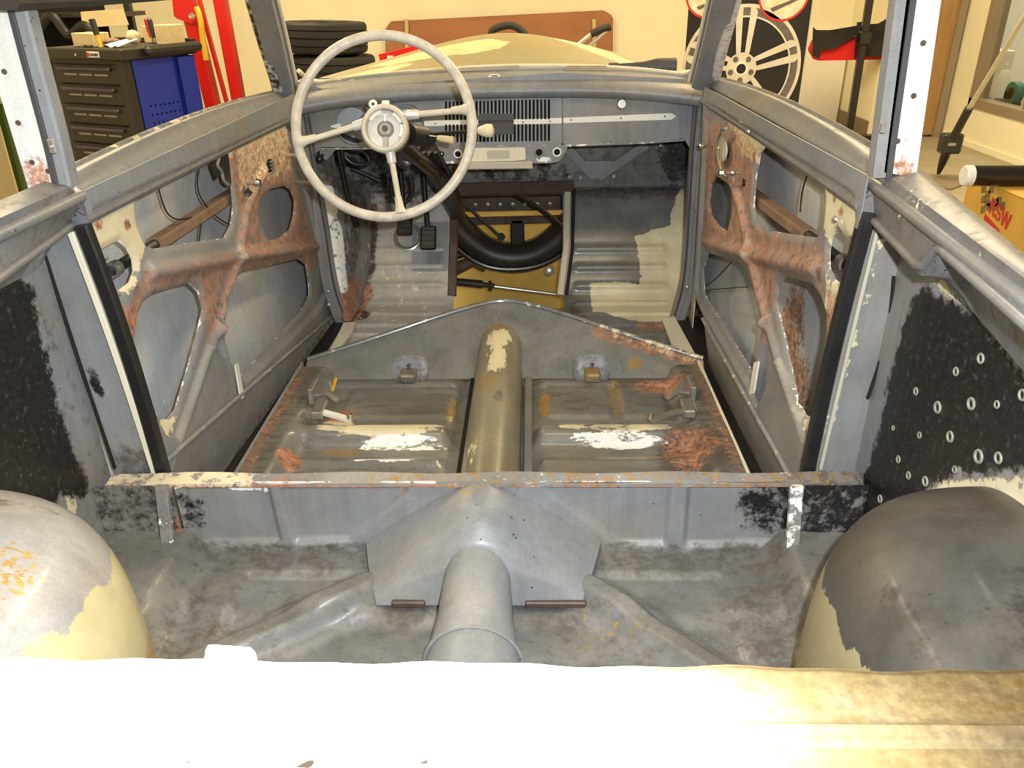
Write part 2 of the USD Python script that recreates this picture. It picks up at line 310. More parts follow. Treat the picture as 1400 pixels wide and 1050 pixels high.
# workshop
plain('wall_cream', (.82, .76, .55), .8, var=.04, vscale=2, bump=.15, bscale=30)
plain('wall_white', (.80, .77, .66), .8, var=.05, vscale=3, bump=.3, bscale=24)
plain('floor_concrete', (.30, .26, .17), .5, var=.12, vscale=3, bump=.1)
plain('ochre_sheet', (.50, .37, .10), .6, var=.14, vscale=6)
plain('skirting_tile', (.20, .15, .09), .5, var=.08)
plain('ceiling_white', (.75, .7, .58), .9, var=.03)
def wood(name, a, b, scale=(2, 30, 30), rough=.55):
    nd = {'g': ('geometry', {}), 'mp': ('mapping', {'scale': scale}), 'n': ('noise_texture', {'scale': 1.6, 'detail': 7, 'roughness': .62, 'distortion': .6}), 'r': ('rgb_ramp', {'ramp': [(.3, a), (.7, b)]}),
          'p': ('principled_bsdf', {'roughness': rough})}
    MAT[name] = usdkit.material(stage, '/World/Looks/'+name, nd, [('g.position', 'mp.vector'), ('mp.vector', 'n.vector'), ('n.fac', 'r.fac'), ('r.color', 'p.base_color')], 'p.BSDF')
wood('hardboard', (.30, .115, .045), (.40, .17, .07), (1, 3, 3))
wood('door_wood', (.30, .165, .06), (.42, .25, .10), (14, 14, 1.2))
wood('batten', (.50, .38, .18), (.62, .49, .27), (14, 14, 1.2))
wood('block_wood', (.60, .46, .24), (.74, .60, .36), (3, 20, 20))
plain('cabinet_black', (.022, .019, .016), .45, var=.15)
plain('cabinet_blue', (.012, .030, .36), .42, var=.06)
plain('handle_violet', (.055, .042, .075), .3, var=.1)
plain('slot_grey', (.33, .31, .30), .4, var=.06)
plain('red_paint', (.62, .014, .010), .35, var=.08)
plain('red_fabric', (.66, .012, .008), .8, var=.1, bump=.2)
plain('black_fabric', (.016, .014, .012), .85, var=.4, bump=.5, bscale=50)
plain('yellow_hose', (.75, .45, .02), .4, var=.08)
plain('tyre', (.016, .015, .013), .75, var=.3, bump=.4, bscale=40)
plain('green_paint', (.055, .11, .018), .5, var=.1)
plain('beige_board', (.62, .52, .30), .6, var=.06)
plain('banner_black', (.010, .009, .011), .5, var=.1)
plain('print_silver', (.62, .57, .49), .5, var=.14, vscale=14)
plain('print_grey', (.12, .11, .10), .5, var=.3, vscale=20)
plain('print_red', (.55, .02, .015), .5, var=.05)
plain('print_photo', (.70, .64, .50), .5, var=.3, vscale=18)
plain('carton', (.62, .36, .055), .7, var=.06)
plain('carton_print', (.20, .13, .04), .7, var=.06)
plain('tube_black', (.010, .009, .009), .12, var=.05)
plain('paper', (.82, .78, .68), .7, var=.05)
plain('window_frame', (.26, .20, .13), .5, var=.06)
plain('dark_interior', (.05, .045, .04), .5, var=.2)
plain('foam_grip', (.035, .032, .028), .8, var=.2)
plain('aluminium', (.66, .63, .55), .3, metal=.5, var=.08)
plain('blue_plastic', (.02, .04, .22), .4, var=.1)
plain('green_plastic', (.02, .16, .12), .4, var=.1)
plain('tool_plastic', (.02, .02, .02), .35, var=.2)
MAT['pane'] = usdkit.material(stage, '/World/Looks/pane', {'t': ('transparent_bsdf', {'color': (.9, .92, .9)}), 'gl': ('glossy_bsdf', {'roughness': .03}), 'm': ('mix_closure', {'fac': .07})},
                              [('t.BSDF', 'm.closure1'), ('gl.BSDF', 'm.closure2')], 'm.closure')
MAT['lamp_glow'] = usdkit.material(stage, '/World/Looks/lamp_glow', {'e': ('emission', {'color': (1, .85, .6), 'strength': 6.0})}, [], 'e.emission')

# ================================================================== the workshop (the setting)
WALL_Y, RIGHT_X, LEFT_X, BACK_Y = 8.15, 3.68, -5.0, -3.0
def setting(name, mesh, mat, label=None, parent=None, **k):
    p = part(parent, name, mesh, mat, **k); 
    if parent is None: _cd(stage.GetPrimAtPath(p), kind='structure', label=label)
    return p
def slab(x0, x1, y0, y1, z0, z1): return rbox(((x0+x1)/2, (y0+y1)/2, (z0+z1)/2), (x1-x0, y1-y0, z1-z0), .002)
setting('floor', slab(LEFT_X-.1, RIGHT_X+.1, BACK_Y-.1, WALL_Y+.1, -.1, 0), 'floor_concrete', 'dull beige workshop floor around the car')
setting('wall_back', slab(LEFT_X-.1, RIGHT_X+.1, WALL_Y, WALL_Y+.12, 0, 3.3), 'wall_cream', 'cream painted back wall of the workshop')
setting('wall_left', slab(LEFT_X-.12, LEFT_X, BACK_Y, WALL_Y, 0, 3.3), 'wall_cream', 'cream workshop wall on the left')
setting('ceiling', slab(LEFT_X-.1, RIGHT_X+.1, BACK_Y-.1, WALL_Y+.1, 3.3, 3.4), 'ceiling_white', 'pale workshop ceiling')
# right wall with its window opening (x = RIGHT_X), seen at a slant
wy0, wy1, wz0, wz1 = 5.75, 6.95, .30, 1.75
for nm, a in (('wall_right', (BACK_Y, wy0, 0, 3.3)), ('wall_right', (wy1, WALL_Y, 0, 3.3)), ('wall_right', (wy0, wy1, 0, wz0)), ('wall_right', (wy0, wy1, wz1, 3.3))):
    setting(nm, slab(RIGHT_X, RIGHT_X+.10, *a), 'wall_cream', 'cream right-hand workshop wall round the glazed opening')
w = thing('window_1', 'glazed opening in the cream right-hand wall with a brown reveal', 'window', (RIGHT_X, (wy0+wy1)/2, wz0)); _cd(stage.GetPrimAtPath(w), kind='structure')
for a in ((wy0, wy0+.07, wz0, wz1), (wy1-.07, wy1, wz0, wz1), (wy0, wy1, wz0, wz0+.07), (wy0, wy1, wz1-.07, wz1)):
    part(w, 'window_frame', slab(RIGHT_X-.012, RIGHT_X+.11, *a), 'window_frame')
part(w, 'mullion', slab(RIGHT_X+.05, RIGHT_X+.08, 6.24, 6.28, wz0+.07, wz1-.07), 'window_frame')
part(w, 'pane', slab(RIGHT_X+.06, RIGHT_X+.066, wy0+.07, wy1-.07, wz0+.07, wz1-.07), 'pane')
setting('wall_right_far', slab(RIGHT_X+1.3, RIGHT_X+1.4, 4.0, 12.0, 0, 3.3), 'wall_white', 'pale wall of the room behind the glazed opening')
setting('shelf_board', slab(RIGHT_X+.11, RIGHT_X+1.3, wy0-.2, 8.1, wz0-.06, wz0+.01), 'window_frame', 'brown sill board behind the glazed opening')
# pier with the brown door
setting('wall_pier', slab(3.06, RIGHT_X, 7.36, WALL_Y, 0, 3.3), 'wall_cream', 'cream wall pier carrying the brown door')
d = thing('door_1', 'light brown wooden door in the cream pier at the back right', 'door', (3.42, 7.36, 0)); _cd(stage.GetPrimAtPath(d), kind='structure')
part(d, 'door_leaf', slab(3.18, 3.60, 7.30, 7.355, .02, 2.05), 'door_wood'); part(d, 'door_frame', slab(3.60, 3.66, 7.27, 7.355, 0, 2.1), 'window_frame'); part(d, 'door_frame', slab(3.12, 3.18, 7.27, 7.355, 0, 2.1), 'window_frame')
setting('baseboard_pier', slab(3.045, 3.06, 7.36, WALL_Y, 0, .13), 'skirting_tile', 'brown skirting tiles along the pier')
setting('baseboard_back', slab(-4.9, 2.3, WALL_Y-.015, WALL_Y, 0, .10), 'skirting_tile', 'brown skirting tiles along the back wall')
setting('baseboard_right', slab(RIGHT_X-.015, RIGHT_X, 2.0, 7.26, 0, .05), 'wall_cream', 'cream skirting along the right-hand wall')
setting('trim_1', slab(2.32, 3.04, WALL_Y-.06, WALL_Y, 0, .80), 'wall_white', 'rough whitewashed lower strip of the back wall')
for k, (x, y, a, b) in enumerate(((-2.2, 4.6, .5, 3.0), (1.8, 4.6, .5, 3.0), (-.2, .6, 2.4, .5))):
    t = thing('ceiling_lamp', ('long ceiling lamp above the tool cabinet side', 'long ceiling lamp above the wheel poster side', 'ceiling lamp above the car tail')[k], 'lamp', (x, y, 3.3))
    part(t, 'housing', slab(x-a/2-.04, x+a/2+.04, y-b/2-.04, y+b/2+.04, 3.22, 3.30), 'white_part'); part(t, 'diffuser', slab(x-a/2, x+a/2, y-b/2, y+b/2, 3.20, 3.22), 'lamp_glow')

# ------------------------------------------------------------------ things in the workshop
# brown hardboard panel leaning on the back wall
yb = WALL_Y-.05
P = [at(*p, y=yb)[[0, 2]] for p in ((527, 110), (527, 40), (534, 29), (826, 14), (838, 22), (838, 110))]
b = thing('hardboard_panel', 'big reddish brown hardboard panel with cut corners leaning on the back wall', 'board', (P[0][0]+1, yb, 0))
part(b, 'panel', plate(P, ony(yb), .06, .012), 'hardboard')
for px in (556, 812):
    a, c = at(px, 26, y=yb-.01), at(px+1, 110, y=yb-.01); part(b, 'batten', bar([a, c], .035, .02, (0, 1, 0)), 'batten')
# stack of tyres
for k, lab in enumerate(('second tyre from the top, under the tyre with the worn shoulder', 'topmost black tyre of the stack beside the windscreen pillar')):
    zc = .794+k*.188; c0 = np.array((-1.17+.035*(1-k), 5.3, zc)); R, W = .262, .178; pr = []
    for r, h in ((.17, -.42), (.21, -.47), (.245, -.46), (.256, -.40), (.260, -.26), (.252, -.25), (.252, -.22), (.261, -.21), (.262, -.03), (.254, -.02), (.254, .02), (.262, .03), (.261, .21), (.252, .22), (.252, .25), (.260, .26), (.256, .40), (.245, .46), (.21, .47), (.17, .42), (.165, 0), (.17, -.42)):
        pr.append((r, h*W*1.03))
    t = thing('tyre', lab, 'tyre', c0, group=None); part(t, 'tread', lathe(pr, c0, (.03, 0, 1), 48), 'tyre'); 
    for s in (-1, 1):
        part(t, 'bead', torus(c0+np.array((0, 0, s*W*.42)), (0, 0, 1), .172, .008), 'black_rubber')
t = thing('oil_drum', 'dark steel drum carrying the two tyres, hidden behind the bonnet', 'drum', (-1.15, 5.3, 0))
part(t, 'drum_body', lathe([(.001, 0), (.27, 0), (.28, .01), (.28, .23), (.287, .24), (.28, .25), (.28, .45), (.287, .46), (.28, .47), (.28, .690), (.285, .70), (.27, .70), (.001, .70)], (-1.15, 5.3, 0), (0, 0, 1), 40), 'cabinet_blue')
# tool cabinet
cy, H = 4.45, 1.0
rot = math.radians(-24)
def cab(x, y, z): # cabinet frame: x along the front, y to the back
    o = np.array((-2.02, 4.40)); c, s = math.cos(rot), math.sin(rot); return np.array((o[0]+x*c-y*s*-1*-1, 0, 0)) if False else np.array((o[0]+x*c-y*s, o[1]+x*s+y*c, z))
def cbox(x0, x1, y0, y1, z0, z1, r=.004):
    mm = rbox(((x0+x1)/2, (y0+y1)/2, (z0+z1)/2), (abs(x1-x0), abs(y1-y0), z1-z0), r); mm.vertices = np.array([cab(*v) for v in mm.vertices]); return mm
t = thing('tool_cabinet', 'black roller tool cabinet with seven drawers and a blue perforated side', 'tool cabinet', cab(-.3, .22, 0))
CW, CD = .56, .46
part(t, 'carcass', cbox(-CW, -.005, .012, CD, .12, .93), 'cabinet_black')
part(t, 'corner_post', cbox(-.045, 0, -.01, .05, .12, .93), 'cabinet_black', label='front corner post')
part(t, 'top_tray', cat(cbox(-CW-.02, .035, -.03, CD+.03, .93, .985, .008), cbox(-CW-.02, .035, CD, CD+.03, .985, 1.01), cbox(.035, .09, .10, CD+.03, .945, .995, .02)), 'cabinet_black', label='moulded black top with push handle')
zz = .905; hs = [.10]*7
for k in range(7):
    z1 = zz-k*.104; z0 = z1-.096
    dr = part(t, 'drawer', cbox(-CW+.02, -.05, -.006, .02, z0, z1), 'cabinet_black')
    part(dr, 'handle_rail', cbox(-CW+.06, -.09, -.024, -.004, z1-.030, z1-.012, .006), 'handle_violet', label='violet grey handle rail')
    for j in range(3):
        x0 = -CW+.10+j*.117; part(dr, 'label_slot', cbox(x0, x0+.10, -.009, -.004, z1-.056, z1-.045, .002), 'slot_grey')
holes = []
side = Polygon([(.05, .15), (CD-.01, .15), (CD-.01, .925), (.05, .925)]); sh = side
pegs = [Point(.115+.032*i, .33+.045*j).buffer(.0065, 3) for i in range(7) for j in range(9)]
panel = Polygon([(.05, .15), (.34, .15), (.34, .925), (.05, .925)]).difference(shapely.union_all(pegs))
def cside(off): return lambda u, v, w: np.array([cab(off+ww, uu, vv) for uu, vv, ww in zip(u, v, w)])
part(t, 'perforated_panel', plate(panel, cside(.006), .03, .004, toward=(3, 3, 1)), 'cabinet_blue', label='blue perforated side panel')
part(t, 'side_flange', cbox(-.004, .035, .34, CD, .15, .925), 'cabinet_blue', label='blue rear side flange')
part(t, 'maker_badge', cbox(-.215, -.125, -.034, -.029, .944, .972, .001), 'white_part', label='white maker badge with red mark')
part(t, 'badge_mark', cbox(-.212, -.196, -.0365, -.033, .948, .968, .001), 'print_red')
tx = meshkit.text_mesh('HAHNER', .013, .001, True); tx.vertices = np.array([cab(-.193+v[0]*.86, -.0345-v[2], .951+v[1]) for v in tx.vertices]); part(t, 'badge_lettering', tx, 'banner_black', smooth=False)
part(t, 'lock', lathe([(.006, 0), (.006, .006), (.001, .006)], cab(-.30, -.03, .955), cab(0, -1, 0)-cab(0, 0, 0), 12), 'chrome')
for i, (x, y) in enumerate(((-CW+.05, .05), (-.05, .05), (-CW+.05, CD-.05), (-.05, CD-.05))):
    part(t, 'castor', lathe([(.01, -.02), (.055, -.018), (.06, 0), (.055, .018), (.01, .02)], cab(x, y, .06), (1, 0, 0), 16), 'black_rubber')
    part(t, 'castor_fork', cbox(x-.03, x+.03, y-.02, y+.02, .09, .125), 'dull_metal')
def onc(name, lab, category, mesh_mats, c):
    t = thing(name, lab, category, c)
    for nm, me, ma in mesh_mats: part(t, nm, me, ma)
TZ = .987
single('wooden_block', cbox(-.42, -.26, .06, .17, TZ, 1.055, .004), 'block_wood', 'pale wooden block at the front left of the tool cabinet top', 'wooden block')
single('wooden_block', cbox(-.075, .03, .31, .42, TZ, 1.085, .004), 'block_wood', 'squared wooden block at the rear right corner of the tool cabinet top', 'wooden block')
single('wooden_block', cbox(-.27, -.14, .405, .455, TZ, 1.075, .004), 'block_wood', 'long wooden offcut along the back of the tool cabinet top', 'wooden block')
a0 = cab(-.185, .04, TZ); a1 = cab(-.215, .045, TZ+.135)
onc('torch', 'black and yellow work torch standing on the tool cabinet', 'torch', [('body', tube([a0, lerp(a0, a1, .55)], .011, 12), 'yellow_hose'), ('head', tube([lerp(a0, a1, .45), lerp(a0, a1, .6), a1], [.014, .016, .017], 12), 'tool_plastic')], a0)
for k, (x, y, m_, lab) in enumerate(((-.165, .385, 'red_paint', 'red handled screwdriver at the back of the tool cabinet'), (-.135, .375, 'blue_plastic', 'blue handled screwdriver at the back of the tool cabinet'), (-.115, .36, 'tool_plastic', 'black handled screwdriver at the back of the tool cabinet'))):
    a0 = cab(x-.02, y, TZ+.03); a1 = cab(x-.035, y, TZ+.13)
    onc('screwdriver', lab, 'screwdriver', [('handle', tube([a0, lerp(a0, a1, .4), lerp(a0, a1, .9), a1], [.010, .015, .014, .006], 10), m_), ('shaft', tube([a0-np.array((0, 0, .028)), a0], .004, 6), 'chrome')], a0)
pp = cab(-.10, .10, TZ); q = quad(cab(-.155, .03, TZ+.012), cab(-.05, .03, TZ+.004), cab(-.02, .14, TZ+.035), cab(-.13, .15, TZ+.03), 8, 8); q[..., 2] += .006*np.sin(np.arange(8)*1.3)[:, None]
single('paper_sheet', sheet(q, .001), 'paper', 'crumpled white paper lying on the tool cabinet top', 'paper')
v = meshkit.noise; bag = trimesh.creation.icosphere(3, .06); bag.vertices *= (.62, .62, .62); bag.vertices *= (1+.28*(meshkit.fbm(bag.vertices*28)-.5))[:, None]; bag.vertices += cab(-.15, .23, TZ+.040)
single('plastic_bag', bag, 'beige_board', 'crumpled pale bag behind the torch on the tool cabinet', 'bag')
single('rag', (lambda g: (setattr(g, 'vertices', g.vertices*(1.0, .8, .45)*(1+.3*(meshkit.fbm(g.vertices*30)-.5))[:, None]+cab(-.215, .14, TZ+.022)), g)[1])(trimesh.creation.icosphere(3, .045)), 'brown_felt', 'small brown rag left of the torch on the tool cabinet', 'rag')
tl = [cab(-.34, .02, TZ+.006), cab(-.30, .03, TZ+.008), cab(-.24, .02, TZ+.006)]
onc('pliers', 'dark pliers lying at the front edge of the tool cabinet', 'pliers', [('jaw', tube([tl[0], lerp(tl[0], tl[1], .5)], [.004, .008], 8), 'dull_metal'), ('grip', tube([tl[1], tl[2]], .006, 8), 'rusty_dark'), ('grip', tube([tl[1], tl[2]+np.array((0, .02, 0))], .006, 8), 'rusty_dark')], tl[1])
# dark bench and shelf behind the cabinet, top left
yb = 6.4
def pz(px, py, y=yb): return at(px, py, y=y)
a, c = pz(30, 70), pz(172, 2)
t = thing('workbench', 'dark workbench with a shelf rail standing behind the tool cabinet', 'workbench', (a[0]+.4, yb, 0))
x0, x1 = pz(36, 40)[0], pz(175, 40)[0]
part(t, 'shelf', slab(x0-.6, x1, yb-.05, yb+.35, 1.085, 1.115), 'dark_metal'); part(t, 'bench_top', slab(x0-.6, x1-.08, yb-.1, yb+.4, .80, .85), 'dark_interior')
for x in (x0-.55, x1-.14): part(t, 'post', slab(x, x+.05, yb+.3, yb+.35, 0, 1.3), 'dark_metal')
part(t, 'back_panel', slab(x0-.6, pz(112, 20)[0], yb+.35, yb+.37, .85, 1.3), 'shadow_black'); part(t, 'front_panel', slab(x0-.6, x1-.1, yb+.1, yb+.12, 0, .80), 'dark_interior')
c = pz(42, 14, 6.3); single('spray_can', lathe([(.001, -.06), (.028, -.06), (.030, -.055), (.030, .03), (.022, .045), (.012, .05), (.012, .07), (.001, .07)], c, (0, 0, 1), 20), 'white_part', 'white spray can on the dark bench at top left', 'spray can')
single('rubber_hose', tube(spline([pz(50, 50, 6.3), pz(75, 25, 6.3), pz(95, 48, 6.3), pz(115, 35, 6.3), pz(130, 50, 6.3)], 30), .035, 10), 'black_rubber', 'coil of thick black hose on the dark bench behind the cabinet', 'hose')
single('paper_sheet', sheet(quad(pz(110, 16, 6.3), pz(168, 12, 6.3), pz(176, 34, 6.3), pz(113, 38, 6.3)), .004), 'beige_board', 'beige card leaning on the wall behind the tool cabinet', 'card')
# red engine hoist: two red posts and a thin brace
y0 = 5.2
t = thing('engine_hoist', 'bright red folded engine hoist standing right of the tool cabinet', 'engine hoist', (-1.85, y0, 0))
def pole(p, q, w, h=None, yy=y0): return bar([at(*p, y=yy), at(*q, y=yy)], w, h or w, (0, 1, 0))
def drop(px, py, yy=y0): g = at(px, py, y=yy); return np.array((g[0], g[1], 0))
part(t, 'mast', bar([at(253, -14, y=y0), drop(300, 140)], .085, .085, (0, 1, 0)), 'red_paint')
part(t, 'mast_plate', plate([at(*p, y=y0-.05)[[0, 2]] for p in ((234, -10), (262, -10), (272, 30), (262, 33), (238, 24))], ony(y0-.05), .03, .012), 'red_paint')
part(t, 'leg', bar([at(299, -14, y=y0), drop(332, 150)], .075, .075, (0, 1, 0)), 'red_paint'); part(t, 'brace', bar([at(270, -10, y=y0-.04), drop(326, 150, y0-.04)], .022, .03, (0, 1, 0)), 'red_paint')
part(t, 'base', slab(-2.1, -1.5, y0-.1, y0+.1, 0, .08), 'red_paint'); part(t, 'bolt', lathe([(.02, 0), (.02, .012), (.001, .014)], at(263, 22, y=y0-.07), (0, -1, 0), 6), 'chrome')
single('yellow_hose', tube(spline([at(269, 10, y=y0-.09), at(273, 22, y=y0-.1), at(277, 50, y=y0-.1), at(281, 75, y=y0-.1), at(282, 82, y=y0-.1)], 24), .017, 10), 'yellow_hose', 'yellow hose hanging down the red hoist mast', 'hose')
# left of the B-pillar: green post, board, red jack
y1 = 3.6
t = thing('green_rack', 'green steel rack post with a pale board, seen left of the left pillar', 'rack', (-2.4, y1, 0))
part(t, 'post', bar([at(-4, 130, y=y1), drop(28, 270, y1)], .055, .05, (0, 1, 0)), 'green_paint'); part(t, 'rail', bar([at(-60, 135, y=y1-.04), at(18, 132, y=y1-.04)], .05, .05), 'block_wood'); 
part(t, 'board', plate([tuple(x) for x in ([*(at(p, q, y=y1-.06)[[0, 2]] for p, q in ((-60, 160), (-8, 150), (24, 265))), (at(24, 265, y=y1)[0], 0), (-3.0, 0)])], ony(y1-.06), .05, .012), 'beige_board')
y2 = 4.0
t = thing('trolley_jack', 'red jack standing between the left pillar and the tool cabinet', 'jack', (at(72, 200, y=y2)[0], y2, 0))
part(t, 'column', bar([at(66, 150, y=y2), drop(92, 235, y2)], .07, .07, (0, 1, 0)), 'red_paint'); part(t, 'head', rbox(at(66, 150, y=y2), (.10, .09, .04), .008), 'red_paint'); part(t, 'pin', tube([at(60, 163, y=y2-.05), at(76, 166, y=y2-.05)], .006, 8), 'chrome'); part(t, 'foot', rbox(drop(92, 235, y2)+np.array((0, 0, .02)), (.2, .2, .04), .008), 'red_paint')
# hand truck handles and the red and white barrier behind the bonnet
y3 = 5.0
t = thing('hand_truck', 'hand truck with two black foam grips leaning behind the bonnet', 'hand truck', (.2, y3, 0))
for pts, grip in ((((672, 52), (673, 42), (680, 38), (704, 36), (712, 41), (720, 50)), 6), (((790, 62), (806, 48), (818, 42), (835, 36)), 4)):
    q = spline([at(*p, y=y3) for p in pts], 24); part(t, 'grip', tube(q[:], .021, 12), 'foam_grip') if grip == 6 else part(t, 'grip', tube(q[10:], .021, 12), 'foam_grip')
    part(t, 'handle_tube', tube([q[-1], q[-1]+np.array((.06, .02, -.12)), q[-1]+np.array((.10, .05, -1.0))] if grip == 6 else [q[11], q[0], q[0]+np.array((-.12, .02, -.18)), q[0]+np.array((-.2, .05, -.85))], .013, 10), 'aluminium')
part(t, 'handle_tube', tube([at(829, 42, y=y3), at(800, 68, y=y3), at(800, 68, y=y3)+np.array((-.25, 0, -.85))], .012, 10), 'aluminium')
part(t, 'toe_plate', slab(-.05, .45, y3-.02, y3+.2, .0, .02), 'dark_metal')
t = thing('barrier', 'small red and white striped barrier standing left of the brown panel', 'barrier', (at(545, 80, y=6.5)[0], 6.5, 0)); y4 = 6.5
for k, (a, b_) in enumerate((((519, 79), (577, 65)), )):
    part(t, 'rail', bar([at(*a, y=y4), at(*b_, y=y4)], .05, .02, (0, 1, 0)), 'red_paint')
for k, px in enumerate((523, 533, 563, 571)):
    g = at(px, 80, y=y4-.02); part(t, 'post', bar([at(px, 78-.2*(px-523), y=y4-.02), np.array((g[0]+.01, y4-.02, 0))], .045, .02, (0, 1, 0)), 'red_paint' if k in (0, 2, 3) else 'white_part')
part(t, 'panel', rbox(at(528, 95, y=y4), (.04, .01, .18), .002), 'white_part')
# wheel poster banner
y5 = 5.4
x0, x1 = at(938, 60, y=y5)[0], at(1101, 70, y=y5)[0]
t = thing('poster_banner', 'black poster banner showing a large silver alloy wheel', 'poster', ((x0+x1)/2, y5, 0))
part(t, 'banner_sheet', slab(x0, x1, y5, y5+.012, .02, 1.9), 'banner_black'); part(t, 'banner_edge', slab(x1, x1+.008, y5-.004, y5+.016, .02, 1.9), 'aluminium'); part(t, 'banner_foot', slab(x0-.05, x1+.05, y5-.12, y5+.14, 0, .02), 'dark_metal')
wc = at(1013, 94, y=y5)[[0, 2]]; S = .0050   # metres per photo pixel on the banner
def disc(c, r): return Point(*c).buffer(r, 24)
fl = lambda off: ony(y5-off)
part(t, 'printed_rim', plate(disc(wc, 74*S).difference(disc(wc, 70*S)), fl(.0015), .03, .001), 'print_silver')
part(t, 'printed_barrel', plate(disc(wc, 70*S).difference(disc(wc, 60*S)), fl(.001), .03, .001), 'print_grey'); part(t, 'printed_lip', plate(disc(wc, 61*S).difference(disc(wc, 59*S)), fl(.0025), .03, .001), 'print_silver')
for k in range(5):
    an = math.radians(90+72*k)
    for s in (-1, 1):
        e = np.array((math.cos(an), math.sin(an))); nn = np.array((-e[1], e[0])); c = wc
        pl = [c+e*16*S+nn*s*2.5*S, c+e*16*S+nn*s*8*S, c+e*66*S+nn*s*13.5*S, c+e*70*S+nn*s*10*S, c+e*70*S+nn*s*4.5*S, c+e*64*S+nn*s*4.5*S]
        part(t, 'printed_spoke', plate([tuple(p) for p in pl], fl(.003), .03, .001), 'print_silver')
hub = disc(wc, 19*S).difference(disc(wc, 7*S)); part(t, 'printed_hub', plate(hub, fl(.004), .02, .001), 'print_silver'); part(t, 'printed_hub_ring', plate(disc(wc, 8*S).difference(disc(wc, 6*S)), fl(.005), .02, .001), 'paper')
for k in range(5):
    an = math.radians(54+72*k); part(t, 'printed_bolt', plate(disc(wc+13.5*S*np.array((math.cos(an), math.sin(an))), 3.4*S), fl(.005), .01, .001), 'print_grey')
for p, r in (((1072, -9), 29), ((968, -8), 25)):
    c = at(*p, y=y5)[[0, 2]]; part(t, 'printed_circle', plate(disc(c, r*S), fl(.001), .03, .001), 'print_photo'); part(t, 'printed_circle_border', plate(disc(c, (r+2)*S).difference(disc(c, (r-.5)*S)), fl(.002), .02, .001), 'print_red')
    part(t, 'printed_stripe', plate(Polygon([c+np.array(q)*S for q in ((-r*.5, -r*.55), (r*.75, -r*.1), (r*.75, -r*.2), (-r*.4, -r*.7))]), fl(.002), .02, .001), 'print_grey')
# stand with the red and black tool bag
y6 = 7.15
p0, p1 = at(1192, -20, y=y6), at(1162, 172, y=y6)
t = thing('pole_stand', 'black square-tube pole stand in front of the back wall', 'stand', (p1[0], y6, 0))
part(t, 'pole', bar([p0, np.array((p1[0], y6, .03))], .055, .055, (0, 1, 0)), 'black_paint'); part(t, 'base_bar', slab(p1[0]-.05, p1[0]+.55, y6-.045, y6+.045, 0, .05), 'black_paint'); part(t, 'base_bar', slab(p1[0]-.045, p1[0]+.045, y6-.35, y6+.35, 0, .045), 'black_paint')
part(t, 'clamp', cat(rbox((at(1181, 52, y=y6)), (.09, .09, .10), .01)), 'black_paint')
def px6(l, y): return [at(*p, y=y)[[0, 2]] for p in l]
yb6 = y6+.16
t = thing('canvas_bag', 'red tool bag with a black cover hanging behind the pole stand', 'bag', (at(1170, 60, y=yb6)[0], yb6, at(1170, 82, y=yb6)[2]))
part(t, 'bag_body', plate(px6(((1120, 83), (1112, 70), (1118, 55), (1226, 45), (1230, 76), (1228, 81)), yb6), ony(yb6), .04, .16), 'red_fabric')
nz = lambda u, v: .035*meshkit.fbm(np.stack([u*5, v*9, 0*u], -1))+.004
part(t, 'bag_cover', plate(px6(((1110, 76), (1111, 36), (1114, 41), (1135, 41), (1175, 34), (1200, 32), (1222, 20), (1232, 32), (1232, 74), (1200, 77), (1170, 77), (1172, 46), (1152, 60), (1140, 66), (1122, 68), (1120, 80)), yb6-.01), ony(yb6-.012), .03, .01, relief=nz), 'black_fabric')
part(t, 'bag_strap', bar([at(1176, 30, y=yb6-.04), at(1172, 80, y=yb6-.04)], .05, .008, (0, 1, 0)), 'black_fabric')
# leaning broom pole with black joint on a cardboard sheet
p = [at(1283, 237, z=.03), None]; yq = p[0][1]
a, j0, j1, top = p[0], at(1296, 202, y=yq-.12), at(1325, 148, y=yq-.3), at(1412, 5, y=yq-.8)
t = thing('support_pole', 'thin aluminium support pole with a black ratchet foot leaning at the far right', 'pole', a)
part(t, 'foot', tube([a, lerp(a, j0, .15), lerp(a, j0, .5), j0], [.012, .018, .028, .034], 12), 'tool_plastic'); part(t, 'ratchet', rbox(lerp(j0, j1, .12), (.13, .09, .13), .015), 'tool_plastic')
part(t, 'ratchet_label', rbox(lerp(j0, j1, .12)+np.array((-.01, -.047, .0)), (.05, .004, .018), .001), 'slot_grey'); part(t, 'lower_tube', tube([lerp(j0, j1, .1), j1], .026, 12), 'tool_plastic'); part(t, 'upper_tube', tube([j1, top], [.015, .015], 12), 'aluminium')
c = at(1285, 243, z=0); single('cardboard_sheet', plate([tuple(at(*q, z=.012)[:2]) for q in ((1240, 236), (1322, 240), (1316, 252), (1300, 258), (1244, 246))], onz(.012), .05, .011), 'skirting_tile', 'flat brown cardboard sheet on the floor under the support pole', 'cardboard')
# carton with the black tube on it
bx, bz = 1.30, .762
t = thing('carton', 'yellow brown carton with printed chequered flags and red lettering', 'carton', (1.6, 1.8, 0))
part(t, 'box', slab(bx, bx+.55, 1.35, 2.24, 0, bz), 'carton')
part(t, 'lid_flap', slab(bx-.002, bx+.275, 1.348, 2.242, bz, bz+.004), 'carton'); part(t, 'lid_flap', slab(bx+.278, bx+.552, 1.348, 2.242, bz, bz+.004), 'carton')
def onbox(px, py): g = at(px, py, x=bx); return g[1], g[2]
for q in ((1345, 259), (1351, 266), (1345, 273), (1344, 287), (1356, 259), (1350, 277), (1356, 280), (1362, 277), (1366, 275), (1371, 282), (1352, 283), (1362, 283)):
    u, v_ = onbox(*q); part(t, 'printed_flag', plate([(u-.012, v_-.006), (u+.010, v_-.012), (u+.012, v_+.008), (u-.008, v_+.013)], onx(bx-.0008, -1), .02, .0006), 'carton_print')
